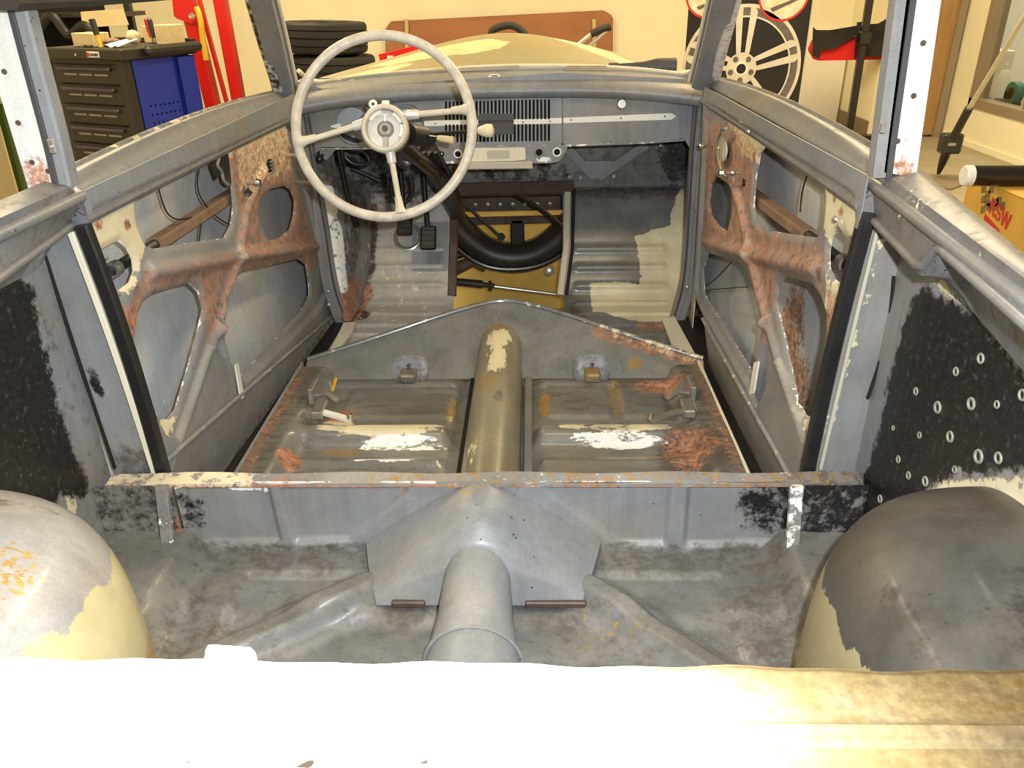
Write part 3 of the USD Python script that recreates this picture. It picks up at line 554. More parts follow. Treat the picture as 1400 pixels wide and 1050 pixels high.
u, v_ = onbox(1374, 297); tx = meshkit.text_mesh('KSW', .038, .0008, True); wd = tx.bounds[1][0]
tx.vertices = np.array([(bx-.0015-vv[2], onbox(1352, 288)[0]-vv[0]*.9-.0*vv[1], onbox(1352, 288)[1]-.002+vv[1]-.18*vv[0]) for vv in tx.vertices]); tx.faces = tx.faces[:, :]
part(t, 'printed_lettering', tx, 'print_red', smooth=False)
u, v_ = onbox(1347, 294); part(t, 'printed_bar', plate([(u, v_+.004), (u-.085, v_-.018), (u-.085, v_-.042), (u, v_-.018)], onx(bx-.0015, -1), .02, .0008), 'print_red')
e0 = at(1325, 225, y=2.10); e1 = e0+np.array((.9, -.03, .0)); rr = .026; e0[2] = bz+.004+rr; e1[2] = e0[2]
t = thing('poster_tube', 'glossy black poster tube with a white end cap lying on the carton', 'tube', e0)
part(t, 'tube_body', tube([e0, e1], rr, 28), 'tube_black'); part(t, 'end_cap', lathe([(.001, -.008), (rr*.9, -.008), (rr*1.02, -.003), (rr*1.02, .012), (.001, .012)], e0, (1, -.03, 0), 28), 'white_part')
# behind the glazed opening
zs = wz0+.0105
g = at(1358, 112, x=RIGHT_X+.42); single('display_box', rbox((RIGHT_X+.42, g[1], zs+.19), (.14, .22, .38), .01), 'paper', 'cream box standing behind the glass at the right', 'box')
g = at(1370, 118, x=RIGHT_X+.28); single('bottle', lathe([(.001, 0), (.05, 0), (.055, .02), (.055, .18), (.03, .25), (.02, .26), (.02, .30), (.001, .30)], (RIGHT_X+.28, g[1], zs), (0, 0, 1), 20), 'white_part', 'white bottle behind the glass next to the cream box', 'bottle')
g = at(1382, 132, x=RIGHT_X+.22); q_ = RIGHT_X+.20; t = thing('tape_dispenser', 'black and green tape dispenser on the sill behind the glass', 'tape dispenser', (q_, g[1], zs))
part(t, 'holder', cat(rbox((q_, g[1], zs+.03), (.09, .26, .06), .012), rbox((q_, g[1]-.05, zs+.10), (.08, .14, .10), .03)), 'tool_plastic'); part(t, 'tape_roll', lathe([(.045, -.03), (.085, -.03), (.085, .03), (.045, .03), (.045, -.03)], (q_-.01, g[1]-.09, zs+.12), (1, 0, 0), 24), 'green_plastic')

# ================================================================== the car: a stripped body shell (pan at z = .25)
car = thing('car_body', 'stripped grey primed two-door car body shell filling the foreground', 'car', (0, 1.4, 0))
PAN = .25
def P(name, mesh, mat, parent=None, **k): return part(parent or car, name, mesh, mat, **k)

# ---- floor pan under the front seats
def panz(x, y):
    z = np.full(np.shape(x), PAN, float)
    edge = np.maximum(sm(-.455, -.50, x), sm(.465, .51, x)); z = z+.040*edge*(1-sm(1.95, 2.03, y)*.2)
    side = (1-edge)
    rib = np.exp(-((y-1.70)/.034)**4)*.030*sm(.085, .125, np.abs(x))*side; z = z+rib
    z = z+.008*np.exp(-((y-1.585)/.014)**2)*sm(.11, .13, np.abs(x))*side
    for x0, x1, y0, y1, h in ((-.40, -.105, 1.80, 1.965, .006), (.14, .30, 1.80, 1.965, .007), (.335, .45, 1.80, 1.965, .006)):
        z = z+h*sm(x0-.008, x0+.006, x)*(1-sm(x1-.006, x1+.008, x))*sm(y0-.008, y0+.006, y)*(1-sm(y1-.006, y1+.008, y))
    z = z+.010*np.exp(-((y-1.992)/.016)**4)*sm(.10, .14, np.abs(x))*side
    for sgn in (-1, 1): z = z-.010*np.exp(-((np.abs(x-sgn*.095)/.018)**2))*(np.sign(x) == sgn)
    return z+.0025*(meshkit.fbm(np.stack([np.asarray(x)*9, np.asarray(y)*9, 0*x], -1))-.5)
xs, ys = np.linspace(-.566, .572, 190), np.linspace(1.17, 2.05, 150)
pan_wear = [('cream', blob((-.28, 1.71, .28), (.25, .060, .08), .72)), ('cream', blob((.31, 1.71, .28), (.22, .05, .08), .60)), ('white', blob((-.22, 1.655, .27), (.18, .035, .06), .64)), ('white', blob((.30, 1.665, .27), (.18, .035, .06), .62)), ('white', blob((-.25, 1.585, .26), (.13, .012, .06), .56)),
            ('rust', blob((.475, 1.62, .26), (.11, .12, .1), .52)), ('grime', blob((.48, 1.60, .26), (.13, .17, .1), .85)), ('rust', blob((.48, 1.60, .26), (.045, .045, .1), .62)), ('rust', blob((-.47, 1.575, .27), (.045, .05, .1), .72)),
            ('rust', blob((.45, 1.96, .27), (.12, .06, .1), .60)), ('ochre', blob((.32, 1.90, .26), (.04, .16, .1), .50)), ('ochre', blob((.13, 1.87, .26), (.025, .10, .1), .72)), ('ochre', blob((-.115, 1.84, .26), (.02, .10, .1), .6)),
            ('ochre', blob((-.36, 1.63, .26), (.08, .03, .1), .55)), ('ochre', blob((.33, 1.60, .26), (.16, .018, .1), .56)), ('rust', blob((-.40, 1.81, .27), (.06, .05, .1), .62)), ('rust', line([(-.56, 1.5, .29), (-.565, 2.05, .29)], .045, .42)), ('rust', line([(.57, 1.5, .29), (.57, 2.05, .29)], .05, .40)), ('grime', line([(-.54, 1.5, .29), (-.545, 2.05, .29)], .07, .48)), ('grime', line([(.55, 1.5, .29), (.55, 2.05, .29)], .07, .50)),
            ('grime', line([(.34, 1.98, .26), (.47, 1.98, .26)], .03, .66)), ('grime', blob((.46, 1.86, .26), (.04, .12, .1), .56)), ('grime', allover(.34)), ('cream', blob((-.40, 1.76, .26), (.07, .05, .1), .52))]
P('floor_pan', sheet(surf(lambda u, v: np.stack([u, v, panz(u, v)], -1), xs, ys)), 'pan_paint', wear=pan_wear, label='glossy worn seat pan with raised cross ribs')
# ---- five-cornered riser in front of the seat pan
top = np.array([(-.555, 2.085, .285), (-.30, 2.155, .345), (-.06, 2.222, .398), (.016, 2.235, .405), (.09, 2.222, .398), (.33, 2.150, .345), (.585, 2.078, .285)])
tp = resample(top, .02); bt = np.stack([tp[:, 0], np.full(len(tp), 2.025), np.full(len(tp), PAN+.002)], 1)
g = np.stack([lerp(bt, tp, t)+np.array((0, 0, .006*math.sin(math.pi*t)*0)) for t in np.linspace(0, 1, 24)], 1)
P('seat_riser', sheet(g, .003), 'grey_primer_glossy', wear=[('rust', line([(.30, 2.155, .35), (.585, 2.078, .285)], .05, .55)), ('cream', line([(.34, 2.14, .34), (.58, 2.07, .285)], .022, .52)), ('ochre', blob((.39, 2.06, .29), (.04, .04, .04), .62))], label='five-cornered grey riser panel')
P('riser_lip', tube(spline(top+np.array((0, .004, .002)), 60), .008, 10, flat=.8), 'grey_primer_glossy', wear=[('cream', line([(.30, 2.155, .35), (.58, 2.078, .285)], .02, .5)), ('white', allover(.31))])
# ---- tunnel: front tube
def tunnel(y, r, x0, zc, k=15):
    th = np.linspace(-.25, math.pi+.25, k); q = np.stack([x0+r*np.cos(th), np.full(k, y), zc+r*np.sin(th)], 1)
    return np.vstack([[x0+r*1.03, y, PAN-.01], q, [x0-r*1.03, y, PAN-.01]])
yy = np.linspace(1.19, 2.15, 60); secs = [tunnel(y, .064-.002*(y-1.2), .006, .305) for y in yy]
for k, rr in enumerate((.060, .050, .034, .012)): secs.append(tunnel(2.158+.012*math.sin((k+1)*.35), rr, .006, .303))
P('tunnel_tube', loft(secs), 'tunnel_paint', wear=[('cream', blob((.006, 2.06, .37), (.055, .10, .05), .70)), ('cream', blob((.0, 1.92, .37), (.045, .15, .05), .66)), ('cream', blob((-.03, 1.45, .36), (.02, .12, .05), .48)), ('ochre', blob((0, 2.14, .36), (.07, .04, .06), .60)), ('ochre', blob((-.02, 1.78, .36), (.05, .1, .05), .52)), ('grime', blob((.02, 1.7, .37), (.03, .05, .03), .5))], label='worn cream and olive exhaust tunnel tube')
P('tunnel_flange', bar([(.088, 1.18, .262), (.086, 2.0, .262)], .02, .02), 'grey_primer_glossy'); P('tunnel_flange', bar([(-.070, 1.18, .254), (-.070, 2.02, .254)], .012, .008), 'shadow_black')
# ---- seat belt / seat mounts
for x0 in (-.27, .245):
    c = np.array((x0+.02, 2.052, .278)); e = [(c[0]+.052*np.sign(math.cos(a))*abs(math.cos(a))**.6, c[2]+.036*np.sign(math.sin(a))*abs(math.sin(a))**.6) for a in np.linspace(0, 2*math.pi, 36, endpoint=False)]
    sl = lambda u, v, w: np.stack([u, 2.020+(v-PAN)*.45-.9*w, v+.40*w+.002], -1)
    m_ = P('seat_mount', plate(Polygon(e), sl, .012, .004, relief=lambda u, v: .004*sm(0, .006, shapely.distance(shapely.points(u, v), Polygon(e).boundary))), 'grey_primer', wear=[('grime', allover(.38)), ('rust', blob(c-np.array((0, .02, .03)), .05, .45))])
    P('mount_tongue', rbox((c[0], 2.015, PAN+.022), (.044, .07, .026), .006), 'grey_primer_glossy', m_, wear=[('ochre', allover(.40 if x0 < 0 else .58)), ('grime', allover(.35))])
    P('mount_bolt', lathe([(.006, 0), (.006, .006), (.001, .007)], (c[0], 2.030, .292), (0, -.8, .5), 8), 'dark_metal', m_)
# ---- seat runner brackets at both sides
for s, q in ((-1, [(432, 540), (437, 562), (428, 545), (465, 572), (478, 574)]), (1, [(942, 537), (940, 560), (945, 548), (905, 572), (890, 574)])):
    z0 = PAN+.045; A = [at(*p, z=z0) for p in q]
    b = P('seat_bracket', rbox(A[1]+np.array((0, 0, .004)), (.030, .07, .022), .004), 'dull_metal', label='bare metal seat runner bracket')
    P('bracket_arm', bar([A[1]+np.array((0, -.01, .005)), lerp(A[1], A[4], .5), A[4]], .018, .010), 'white_part' if s < 0 else 'dull_metal', b); P('bracket_arm', bar([A[0], A[0]+np.array((-s*.03, -.0, .004)), A[0]+np.array((-s*.06, -.02, -.008))], .018, .008), 'dull_metal', b)
    P('bracket_pin', lathe([(.007, 0), (.007, .012), (.001, .014)], A[4]+np.array((0, 0, .004)), (0, 0, 1), 12), 'chrome', b); P('bracket_plate', rbox(A[0]+np.array((s*.004, -.0, .012)), (.014, .075, .045), .003), 'dull_metal', b)
single_spring = P('return_spring', tube([np.array((-.43+.0035*math.cos(t), 1.86+.05*t/60, .30+.0035*math.sin(t)+.012*t/60)) for t in np.linspace(0, 60, 240)], .0012, 5), 'yellow_hose', label='thin yellow spring')

# ---- heel panel, flange, saddle and rear tunnel
YH = 1.14
def inv(px): return uvs(px, y=YH)
rec = [smooth_poly(inv(q), .006) for q in ([(243, 668), (366, 666), (384, 742), (262, 746)], [(383, 668), (562, 666), (478, 740), (402, 742)], [(742, 664), (917, 662), (911, 745), (846, 745)], [(942, 664), (1078, 662), (1064, 744), (936, 747)])]
def heel_relief(u, v):
    p = shapely.points(u, v); w = 0*u
    for R in rec: w = w-.010*sm(-.004, .005, np.where(shapely.contains_xy(R, u, v), 1, -1)*shapely.distance(p, R.boundary))
    return w
heel_wear = [('white', ppatch([(300, 664), (365, 663), (365, 680), (315, 676)], .6, .006, y=YH)), ('white', line([at(165, 664, y=YH), at(590, 656, y=YH)], .014, .62)), ('rust', line([at(160, 655, y=YH), at(560, 654, y=YH)], .010, .7)), ('rust', blob(at(550, 672, y=YH), .012, .7)), ('white', line([at(690, 656, y=YH), at(920, 661, y=YH)], .012, .55)), ('rust', line([at(690, 655, y=YH), at(840, 655, y=YH)], .008, .6)),
             ('black', blob(at(1060, 700, y=YH), (.10, .05, .09), .58)), ('black', blob(at(255, 700, y=YH), (.05, .05, .07), .47)), ('grime', line([(-.5, YH, .345), (.55, YH, .345)], .025, .5))]
P('heel_panel', plate([(-.522, .335), (.553, .335), (.553, .492), (-.522, .492)], ony(YH), .005, .003, relief=heel_relief), 'grey_primer', wear=heel_wear, label='embossed grey heel panel behind the seat pan')
fl = [[(x, 1.136, .484), (x, 1.136, .4905+.002*math.sin(x*23)), (x, 1.168, .4932+.002*math.sin(x*23)), (x, 1.168, .486)] for x in np.linspace(-.640, .655, 60)]
P('heel_flange', loft(fl), 'grey_primer', wear=[('rust', allover(.22)), ('cream', allover(.25)), ('rust', line([(-.64, 1.136, .485), (.65, 1.136, .485)], .006, .6)), ('cream', line([(-.64, 1.15, .49), (-.40, 1.15, .49)], .04, .60)), ('ochre', line([(-.2, 1.15, .49), (.65, 1.15, .49)], .04, .40)), ('grime', line([(.55, 1.15, .49), (.66, 1.15, .49)], .04, .5))], label='rusty flange along the top of the heel panel')
for s, xa, xb in ((-1, -.66, -.522), (1, .553, .67)):
    P('heel_side_plate', plate([(xa, .30), (xb, .30), (xb, .49), (xa, .49)], ony(1.13), .012, .003), 'grey_primer', wear=[('grime', allover(.52)), ('black', allover(.38 if s < 0 else .62)), ('rust', blob((xb, 1.13, .36), (.06, .1, .1), .72 if s < 0 else .4)), ('ochre', blob((-.545, 1.13, .345), (.03, .1, .04), .7))])
for a, b_ in (((221, 664), (237, 802)), ((1089, 664), (1080, 792))):
    a, b_ = at(*a, y=1.125), at(*b_, y=1.085); P('upright_gusset', bar([a, b_], .022, .012, (0, 1, 0)), 'grey_primer', wear=[('white', allover(.47 if a[0] > 0 else .30)), ('grime', allover(.38))])
RF = .345
def saddle(y, hw, h, k=15):
    t = np.concatenate([[-1], np.linspace(-.998, .998, k*2+1), [1]]); f_ = 1-(np.sqrt(t*t+.0324)-.18)/(np.sqrt(1.0324)-.18); top_ = RF+h*np.where(np.abs(t) > .999, 0, .16+.84*f_)
    return np.stack([.010+hw*t, np.full(len(t), y), top_], 1)
secs = [saddle(1.165, .215, .146), saddle(1.12, .205, .148), saddle(1.08, .195, .142), saddle(1.045, .185, .130), saddle(1.022, .176, .108), saddle(1.010, .172, .080), saddle(1.004, .17, .04), saddle(1.0, .168, .0)]
SS = np.array(secs); q = np.array([[[np.interp(f, np.arange(len(SS)), SS[:, j, c]) for c in range(3)] for j in range(SS.shape[1])] for f in np.linspace(0, len(SS)-1, 40)])
P('tunnel_saddle', sheet(q, .003, toward=(0, .5, 1.5)), 'grey_primer', wear=[('grime', line([(-.2, 1.16, .40), (0, 1.16, .48), (.2, 1.16, .40)], .03, .55)), ('ochre', blob((0, 1.13, .48), (.05, .05, .03), .45)), ('rust', line([(0, 1.16, .49), (.1, 1.16, .47)], .015, .6))], label='smooth grey saddle over the tunnel')
secs = []
for y, r, zc in ((1.10, .054, .405), (1.03, .054, .394), (.99, .055, .382), (.94, .060, .362), (.90, .068, .342), (.86, .076, .318), (.70, .078, .305), (.40, .078, .30)):
    th = np.linspace(-.1, math.pi+.1, 21); q_ = np.stack([.008+r*np.cos(th), np.full(21, y), zc+r*1.05*np.sin(th)], 1); secs.append(np.vstack([[.008+r*1.12, y, .30], q_, [.008-r*1.12, y, .30]]))
P('rear_tunnel', loft(secs), 'grey_primer', wear=[('grime', line([(.0, .91, .39), (.07, .91, .34)], .006, .6)), ('ochre', blob((0, .95, .40), (.04, .08, .03), .38))])
P('tunnel_seam', tube([np.array((.008+.0735*math.cos(t), .885, .334+.075*math.sin(t))) for t in np.linspace(-.1, math.pi+.1, 24)], .0032, 6), 'grey_primer')
# ---- rear floor with its pressed ribs
la = [[at(*p, z=RF+.02)[:2] for p in q] for q in (((500, 792), (285, 884), (120, 960)), ((806, 796), (985, 905), (1120, 980)))]
dl = [pdist(q) for q in la]
def rearz(x, y):
    z = np.full(np.shape(x), RF, float)-.012*sm(1.0, .96, y)
    for d in dl: z = z+.026*(1-sm(.010, .036, d(x, y)))
    z = z-.010*sm(.03, .06, np.minimum(*[d(x, y) for d in dl]))*sm(1.09, 1.07, y)*sm(.86, .9, y)*sm(.42, .40, np.abs(x-.01))
    return z+.05*sm(.46, .53, np.abs(x-.01))**2+.003*(meshkit.fbm(np.stack([np.asarray(x)*8, np.asarray(y)*8, 0*x+3], -1))-.5)
xs, ys = np.linspace(-.665, .675, 280), np.linspace(.55, YH, 220)
P('rear_floor', sheet(surf(lambda u, v: np.stack([u, v, rearz(u, v)], -1), xs, ys)), 'floor_primer', wear=[('grime', line([(-.5, 1.12, .345), (.55, 1.12, .345)], .07, .44)), ('grime', blob((-.11, 1.0, .34), (.06, .06, .05), .54)), ('grime', blob((.13, .99, .34), (.10, .06, .05), .56)), ('grime', blob((.48, .95, .35), (.13, .18, .10), .50)), ('grime', blob((-.45, .92, .35), (.07, .22, .08), .46)), ('grime', allover(.30)), ('ochre', blob((.2, .95, .35), (.12, .08, .08), .33))], label='grey rear floor with diagonal pressed ribs')
for x0, w_ in ((-.105, .05), (.135, .09)): P('drain_slot', rbox((x0, 1.0, RF+.004), (w_*1.1, .010, .012), .003), 'rusty_dark')
# ---- wheel arches
def arch(s):
    th, ph = np.linspace(-math.pi, math.pi, 97), np.linspace(0, math.pi/2*.999, 49)
    def f(a, b):
        e = lambda c, p: np.sign(c)*np.abs(c)**p
        n1, n2 = 2/4.8, 2/2.8
        x = s*(.68-(.300 if s < 0 else .264)*e(np.cos(b), n1)*np.clip(e(np.cos(a), n2), -1, 1)); y = .54+.385*e(np.cos(b), n1)*e(np.sin(a), n2); z = .30+.414*e(np.sin(b), n1)
        return np.stack([x, y, z], -1)
    return surf(f, th[24:73], ph)
for s in (-1, 1):
    G = arch(s)
    if s < 0: w_ = [('grime', line([(-.62, .78, .74), (-.50, .80, .66), (-.45, .74, .62)], .02, .42)), ('ochre', blob((-.48, .66, .70), (.07, .09, .09), .48)), ('cream', lambda W: .95*sm(.652, .636, W[:, 2]+.25*(W[:, 1]-.618)+.006*np.sin(W[:, 1]*60))), ('ochre', lambda W: .56*sm(.50, .47, W[:, 2])*sm(-.47, -.45, W[:, 0]))]
    else: w_ = [('cream', lambda W: .93*sm(.630, .612, W[:, 2]+.2*(W[:, 1]-.62)+.006*np.sin(W[:, 1]*60))), ('ochre', lambda W: .44*sm(.57, .50, W[:, 2])), ('grime', blob((.60, .52, .66), (.12, .22, .12), .62)), ('grime', blob((.47, .60, .66), (.02, .18, .06), .40)), ('cream', blob((.64, .48, .70), (.03, .16, .06), .52))]
    P('wheel_arch', sheet(G, .003, toward=(0, 1.0, 3.0)), 'arch_paint' if s < 0 else 'arch_smoky', wear=w_, label='rounded wheel arch, whitish with a cream inner face' if s < 0 else 'rounded wheel arch, smoky grey with an ochre inner face')
# ---- rear side panels with tar sound proofing
SX = .662
for s in (-1, 1):
    F_ = lambda pts: uvs(pts, x=s*SX)
    pl = Polygon([(.05, .30), (1.195, .30), (1.195, .95), (.05, .95)])
    if s < 0: bl = [(-60, 395), (20, 372), (45, 395), (62, 480), (82, 560), (104, 625), (124, 662), (110, 684), (84, 676), (70, 705), (-60, 720)]; w_ = [('cream', ppatch([(86, 672), (104, 668), (108, 700), (92, 704)], .7, .01, x=s*SX)), ('grime', allover(.25))]
    else: bl = [(1262, 385), (1295, 408), (1330, 425), (1370, 470), (1410, 520), (1460, 560), (1460, 640), (1330, 648), (1285, 652), (1240, 690), (1160, 720), (1170, 690), (1196, 610), (1215, 520), (1238, 430)]; w_ = [('cream', ppatch([(1240, 690), (1290, 655), (1420, 645), (1440, 700), (1260, 705)], .66, .01, x=s*SX)), ('cream', ppatch([(1275, 365), (1310, 385), (1350, 440), (1300, 430), (1265, 390)], .55, .02, x=s*SX))]
    w_.append(('black', ppatch(bl, 1.0, .030, x=s*SX)))
    pn = P('quarter_panel', plate(pl, onx(s*SX, -s), .011, .003), 'grey_primer', wear=w_, label='rear side panel with a black tar patch and pale ring marks' if s > 0 else 'rear side panel with a large black tar patch')
    if s > 0:
        for px, py, r in ((1342, 490, 8), (1308, 508, 7), (1253, 535, 7), (1283, 557, 10), (1329, 552, 9.5), (1364, 553, 6), (1258, 595, 6), (1300, 597, 9), (1339, 624, 10.5), (1366, 626, 8.5), (1222, 585, 5), (1229, 628, 7), (1243, 650, 7), (1266, 658, 8.5), (1306, 642, 6), (1399, 540, 8), (1204, 682, 8)):
            c = at(px, py, x=s*SX); d = 1e-3*.86*r; P('weld_ring', torus((s*SX-s*.001, c[1], c[2]), (1, 0, 0), d*.85, d*.24, 20, 6), 'weld_ring', pn)
# ---- rear door posts (face the camera, y about 1.19)
YP = 1.192
postL = [(58, 342), (70, 322), (96, 312), (212, 646), (158, 648)]; postR = [(1186, 300), (1208, 312), (1262, 368), (1240, 440), (1195, 620), (1168, 655), (1108, 650)]
for s, q in ((-1, postL), (1, postR)):
    pt = P('door_post', plate(smooth_poly(uvs(q, y=YP), .004), ony(YP), .012, .02), 'grey_primer', wear=[('black', blob(at(132, 525, y=YP), (.016, .05, .045), .62)), ('black', blob(at(125, 512, y=YP), (.008, .05, .02), .7)), ('grime', blob(at(180, 635, y=YP), (.07, .05, .06), .5)), ('cream', line([at(1205, 330, y=YP), at(1118, 640, y=YP)], .010, .5))], label='grey door post beside the rubber seal')
    if s < 0: se, cr = [(113, 308), (160, 436), (224, 648)], [(98, 316), (146, 445), (213, 647)]
    else: se, cr = [(1186, 292), (1150, 432), (1103, 648)], [(1199, 312), (1168, 440), (1121, 640)]
    r_ = np.array([at(*p, y=YP-.008) for p in se]); P('door_seal', bar(spline(r_, 24), .022, .020, (0, 1, 0)), 'black_rubber', pt, label='black rubber door seal')
    if s < 0: P('seal_strip', bar(spline(np.array([at(*p, y=YP-.006) for p in cr]), 24), .011, .014, (0, 1, 0)), 'cream_paint', pt, label='cream edge strip')
    else: P('seal_strip', bar(spline(np.array([at(*p, y=YP-.004) for p in cr]), 24), .006, .010, (0, 1, 0)), 'beige_tray', pt, label='cream edge strip')
    gp = [at(*p, y=YP-.004) for p in (((60, 345), (100, 470), (157, 640)) if s < 0 else ((1222, 378), (1212, 460), (1186, 545)))]; P('panel_gap', bar(spline(np.array(gp), 16), .004, .006, (0, 1, 0)), 'shadow_black', pt)
# ---- belt rails of the rear quarters
Ls = {-1: [((40, 258), (-90, 306), 1.0), ((71, 243), (-90, 315), 1.006), ((95, 256), (-90, 338), .998), ((109, 268), (-90, 362), .978), ((106, 280), (-90, 372), .968), ((112, 290), (-90, 430), .938), ((115, 298), (-90, 446), .928), ((112, 306), (-90, 456), .920)],
      1: [((1262, 233), (1480, 411), 1.0), ((1247, 232), (1480, 424), 1.005), ((1203, 232), (1480, 440), .998), ((1184, 243), (1480, 470), .978), ((1186, 256), (1480, 490), .968), ((1178, 272), (1480, 574), .938), ((1176, 284), (1480, 598), .926), ((1180, 294), (1480, 614), .918)]}
for s in (-1, 1):
    S = []
    for t in np.concatenate([np.linspace(0, 1, 30), np.linspace(1, 4.6 if s < 0 else 2.1, 13)[1:]]):
        sec = []
        for a, b_, z in Ls[s]:
            A, B_ = at(*a, z=z), at(*b_, z=z); q = lerp(A, B_, t); q[0] = lerp(A, B_, min(t, 1))[0]
            sec.append(q)
        if s > 0:
            k = sm(.43, .49, t); dzz = .045*k; 
            for j in (5, 6, 7): sec[j] = sec[j]+np.array((0, 0, dzz*.9))
        o = sec[0].copy(); sec = [o+np.array((s*.022, 0, -.12))]+[o+np.array((s*.012, 0, -.022))]+sec+[sec[-1]+np.array((s*.03, 0, -.004))]
        S.append(sec)
    SA = np.array(S)
    P('rail_bead', tube(SA[:, 5]+np.array((-s*.002, 0, .0)), .009, 12), 'rail_primer', label='rounded bead along the belt rail')
    P('rail_lip', tube(SA[:, 8]+np.array((-s*.001, 0, .002)), .006, 12), 'rail_primer')
    P('belt_rail', loft(S), 'rail_primer', smooth=40, wear=[('grime', allover(.30)), ('cream', blob((s*.62, 1.15, 1.0), (.05, .12, .05), .32)), ('white', line([(s*.60, 1.1, .985), (s*.58, .7, .985)], .03, .34))], label='rounded grey belt rail beside the rear seat')
# ---- B pillars
for s in (-1, 1):
    if s < 0: face, ch, sd = [(-48, -28), (6, -28), (78, 252), (62, 262), (40, 262)], ((22, -28), (52, 90), (84, 215), (92, 252)), .0
    else: face, ch, sd = [(1243, -28), (1291, -28), (1253, 238), (1235, 240), (1209, 236)], ((1236, -28), (1222, 80), (1206, 200), (1201, 240)), .0
    q = uvs(face, y=1.15)
    pw = [('rust', blob(at(48 if s < 0 else 1225, 238, y=1.15), (.04, .05, .035), .60)), ('rust', blob(at(1240, 195, y=1.15), (.012, .03, .012), .62)), ('rust', blob(at(25, 166, y=1.15), (.008, .03, .01), .6))]
    pb = P('b_pillar', plate(q, ony(1.15), .012, .03), 'pillar_paint', wear=pw, label='white painted door pillar')
    cp = np.array([at(*p, y=1.165) for p in ch]); P('window_channel', bar(spline(cp, 20), .024, .03, (0, 1, 0)), 'grey_primer', pb, label='grey window channel')
    cq = cp+np.array((s*.008, -.016, 0)); P('channel_seal', bar(spline(cq, 20), .008, .006, (0, 1, 0)), 'duct_grey', pb)
    for p in (((6, 98), (25, 168), (44, 222), (66, 234)) if s < 0 else ((1262, 59), (1249, 131), (1227, 193), (1219, 208))):
        P('screw_hole', lathe([(.0038, 0), (.0038, .001), (.0005, .001)], at(*p, y=1.1495), (0, -1, 0), 10), 'rusty_dark', pb)
    tpx = at(18 if s < 0 else 1262, 4, y=1.15); P('roof_rail', bar([(tpx[0]+s*.0, 1.09, 1.256), (tpx[0], 1.25, 1.256), (s*.60, 1.8, 1.262), (s*.56, 2.2, 1.262)], .09, .05), 'headliner', label='dark roof rail')
if True:  # belt-hook at the left channel foot
    c = at(71, 200, y=1.135); P('channel_clip', cat(rbox(c, (.010, .004, .020), .003), lathe([(.003, 0), (.003, .003), (.001, .004)], c+np.array((0, -.002, 0)), (0, -1, 0), 10)), 'dull_metal')
    c = at(1208, 175, y=1.135); P('channel_clip', rbox(c, (.008, .004, .014), .002), 'dull_metal')

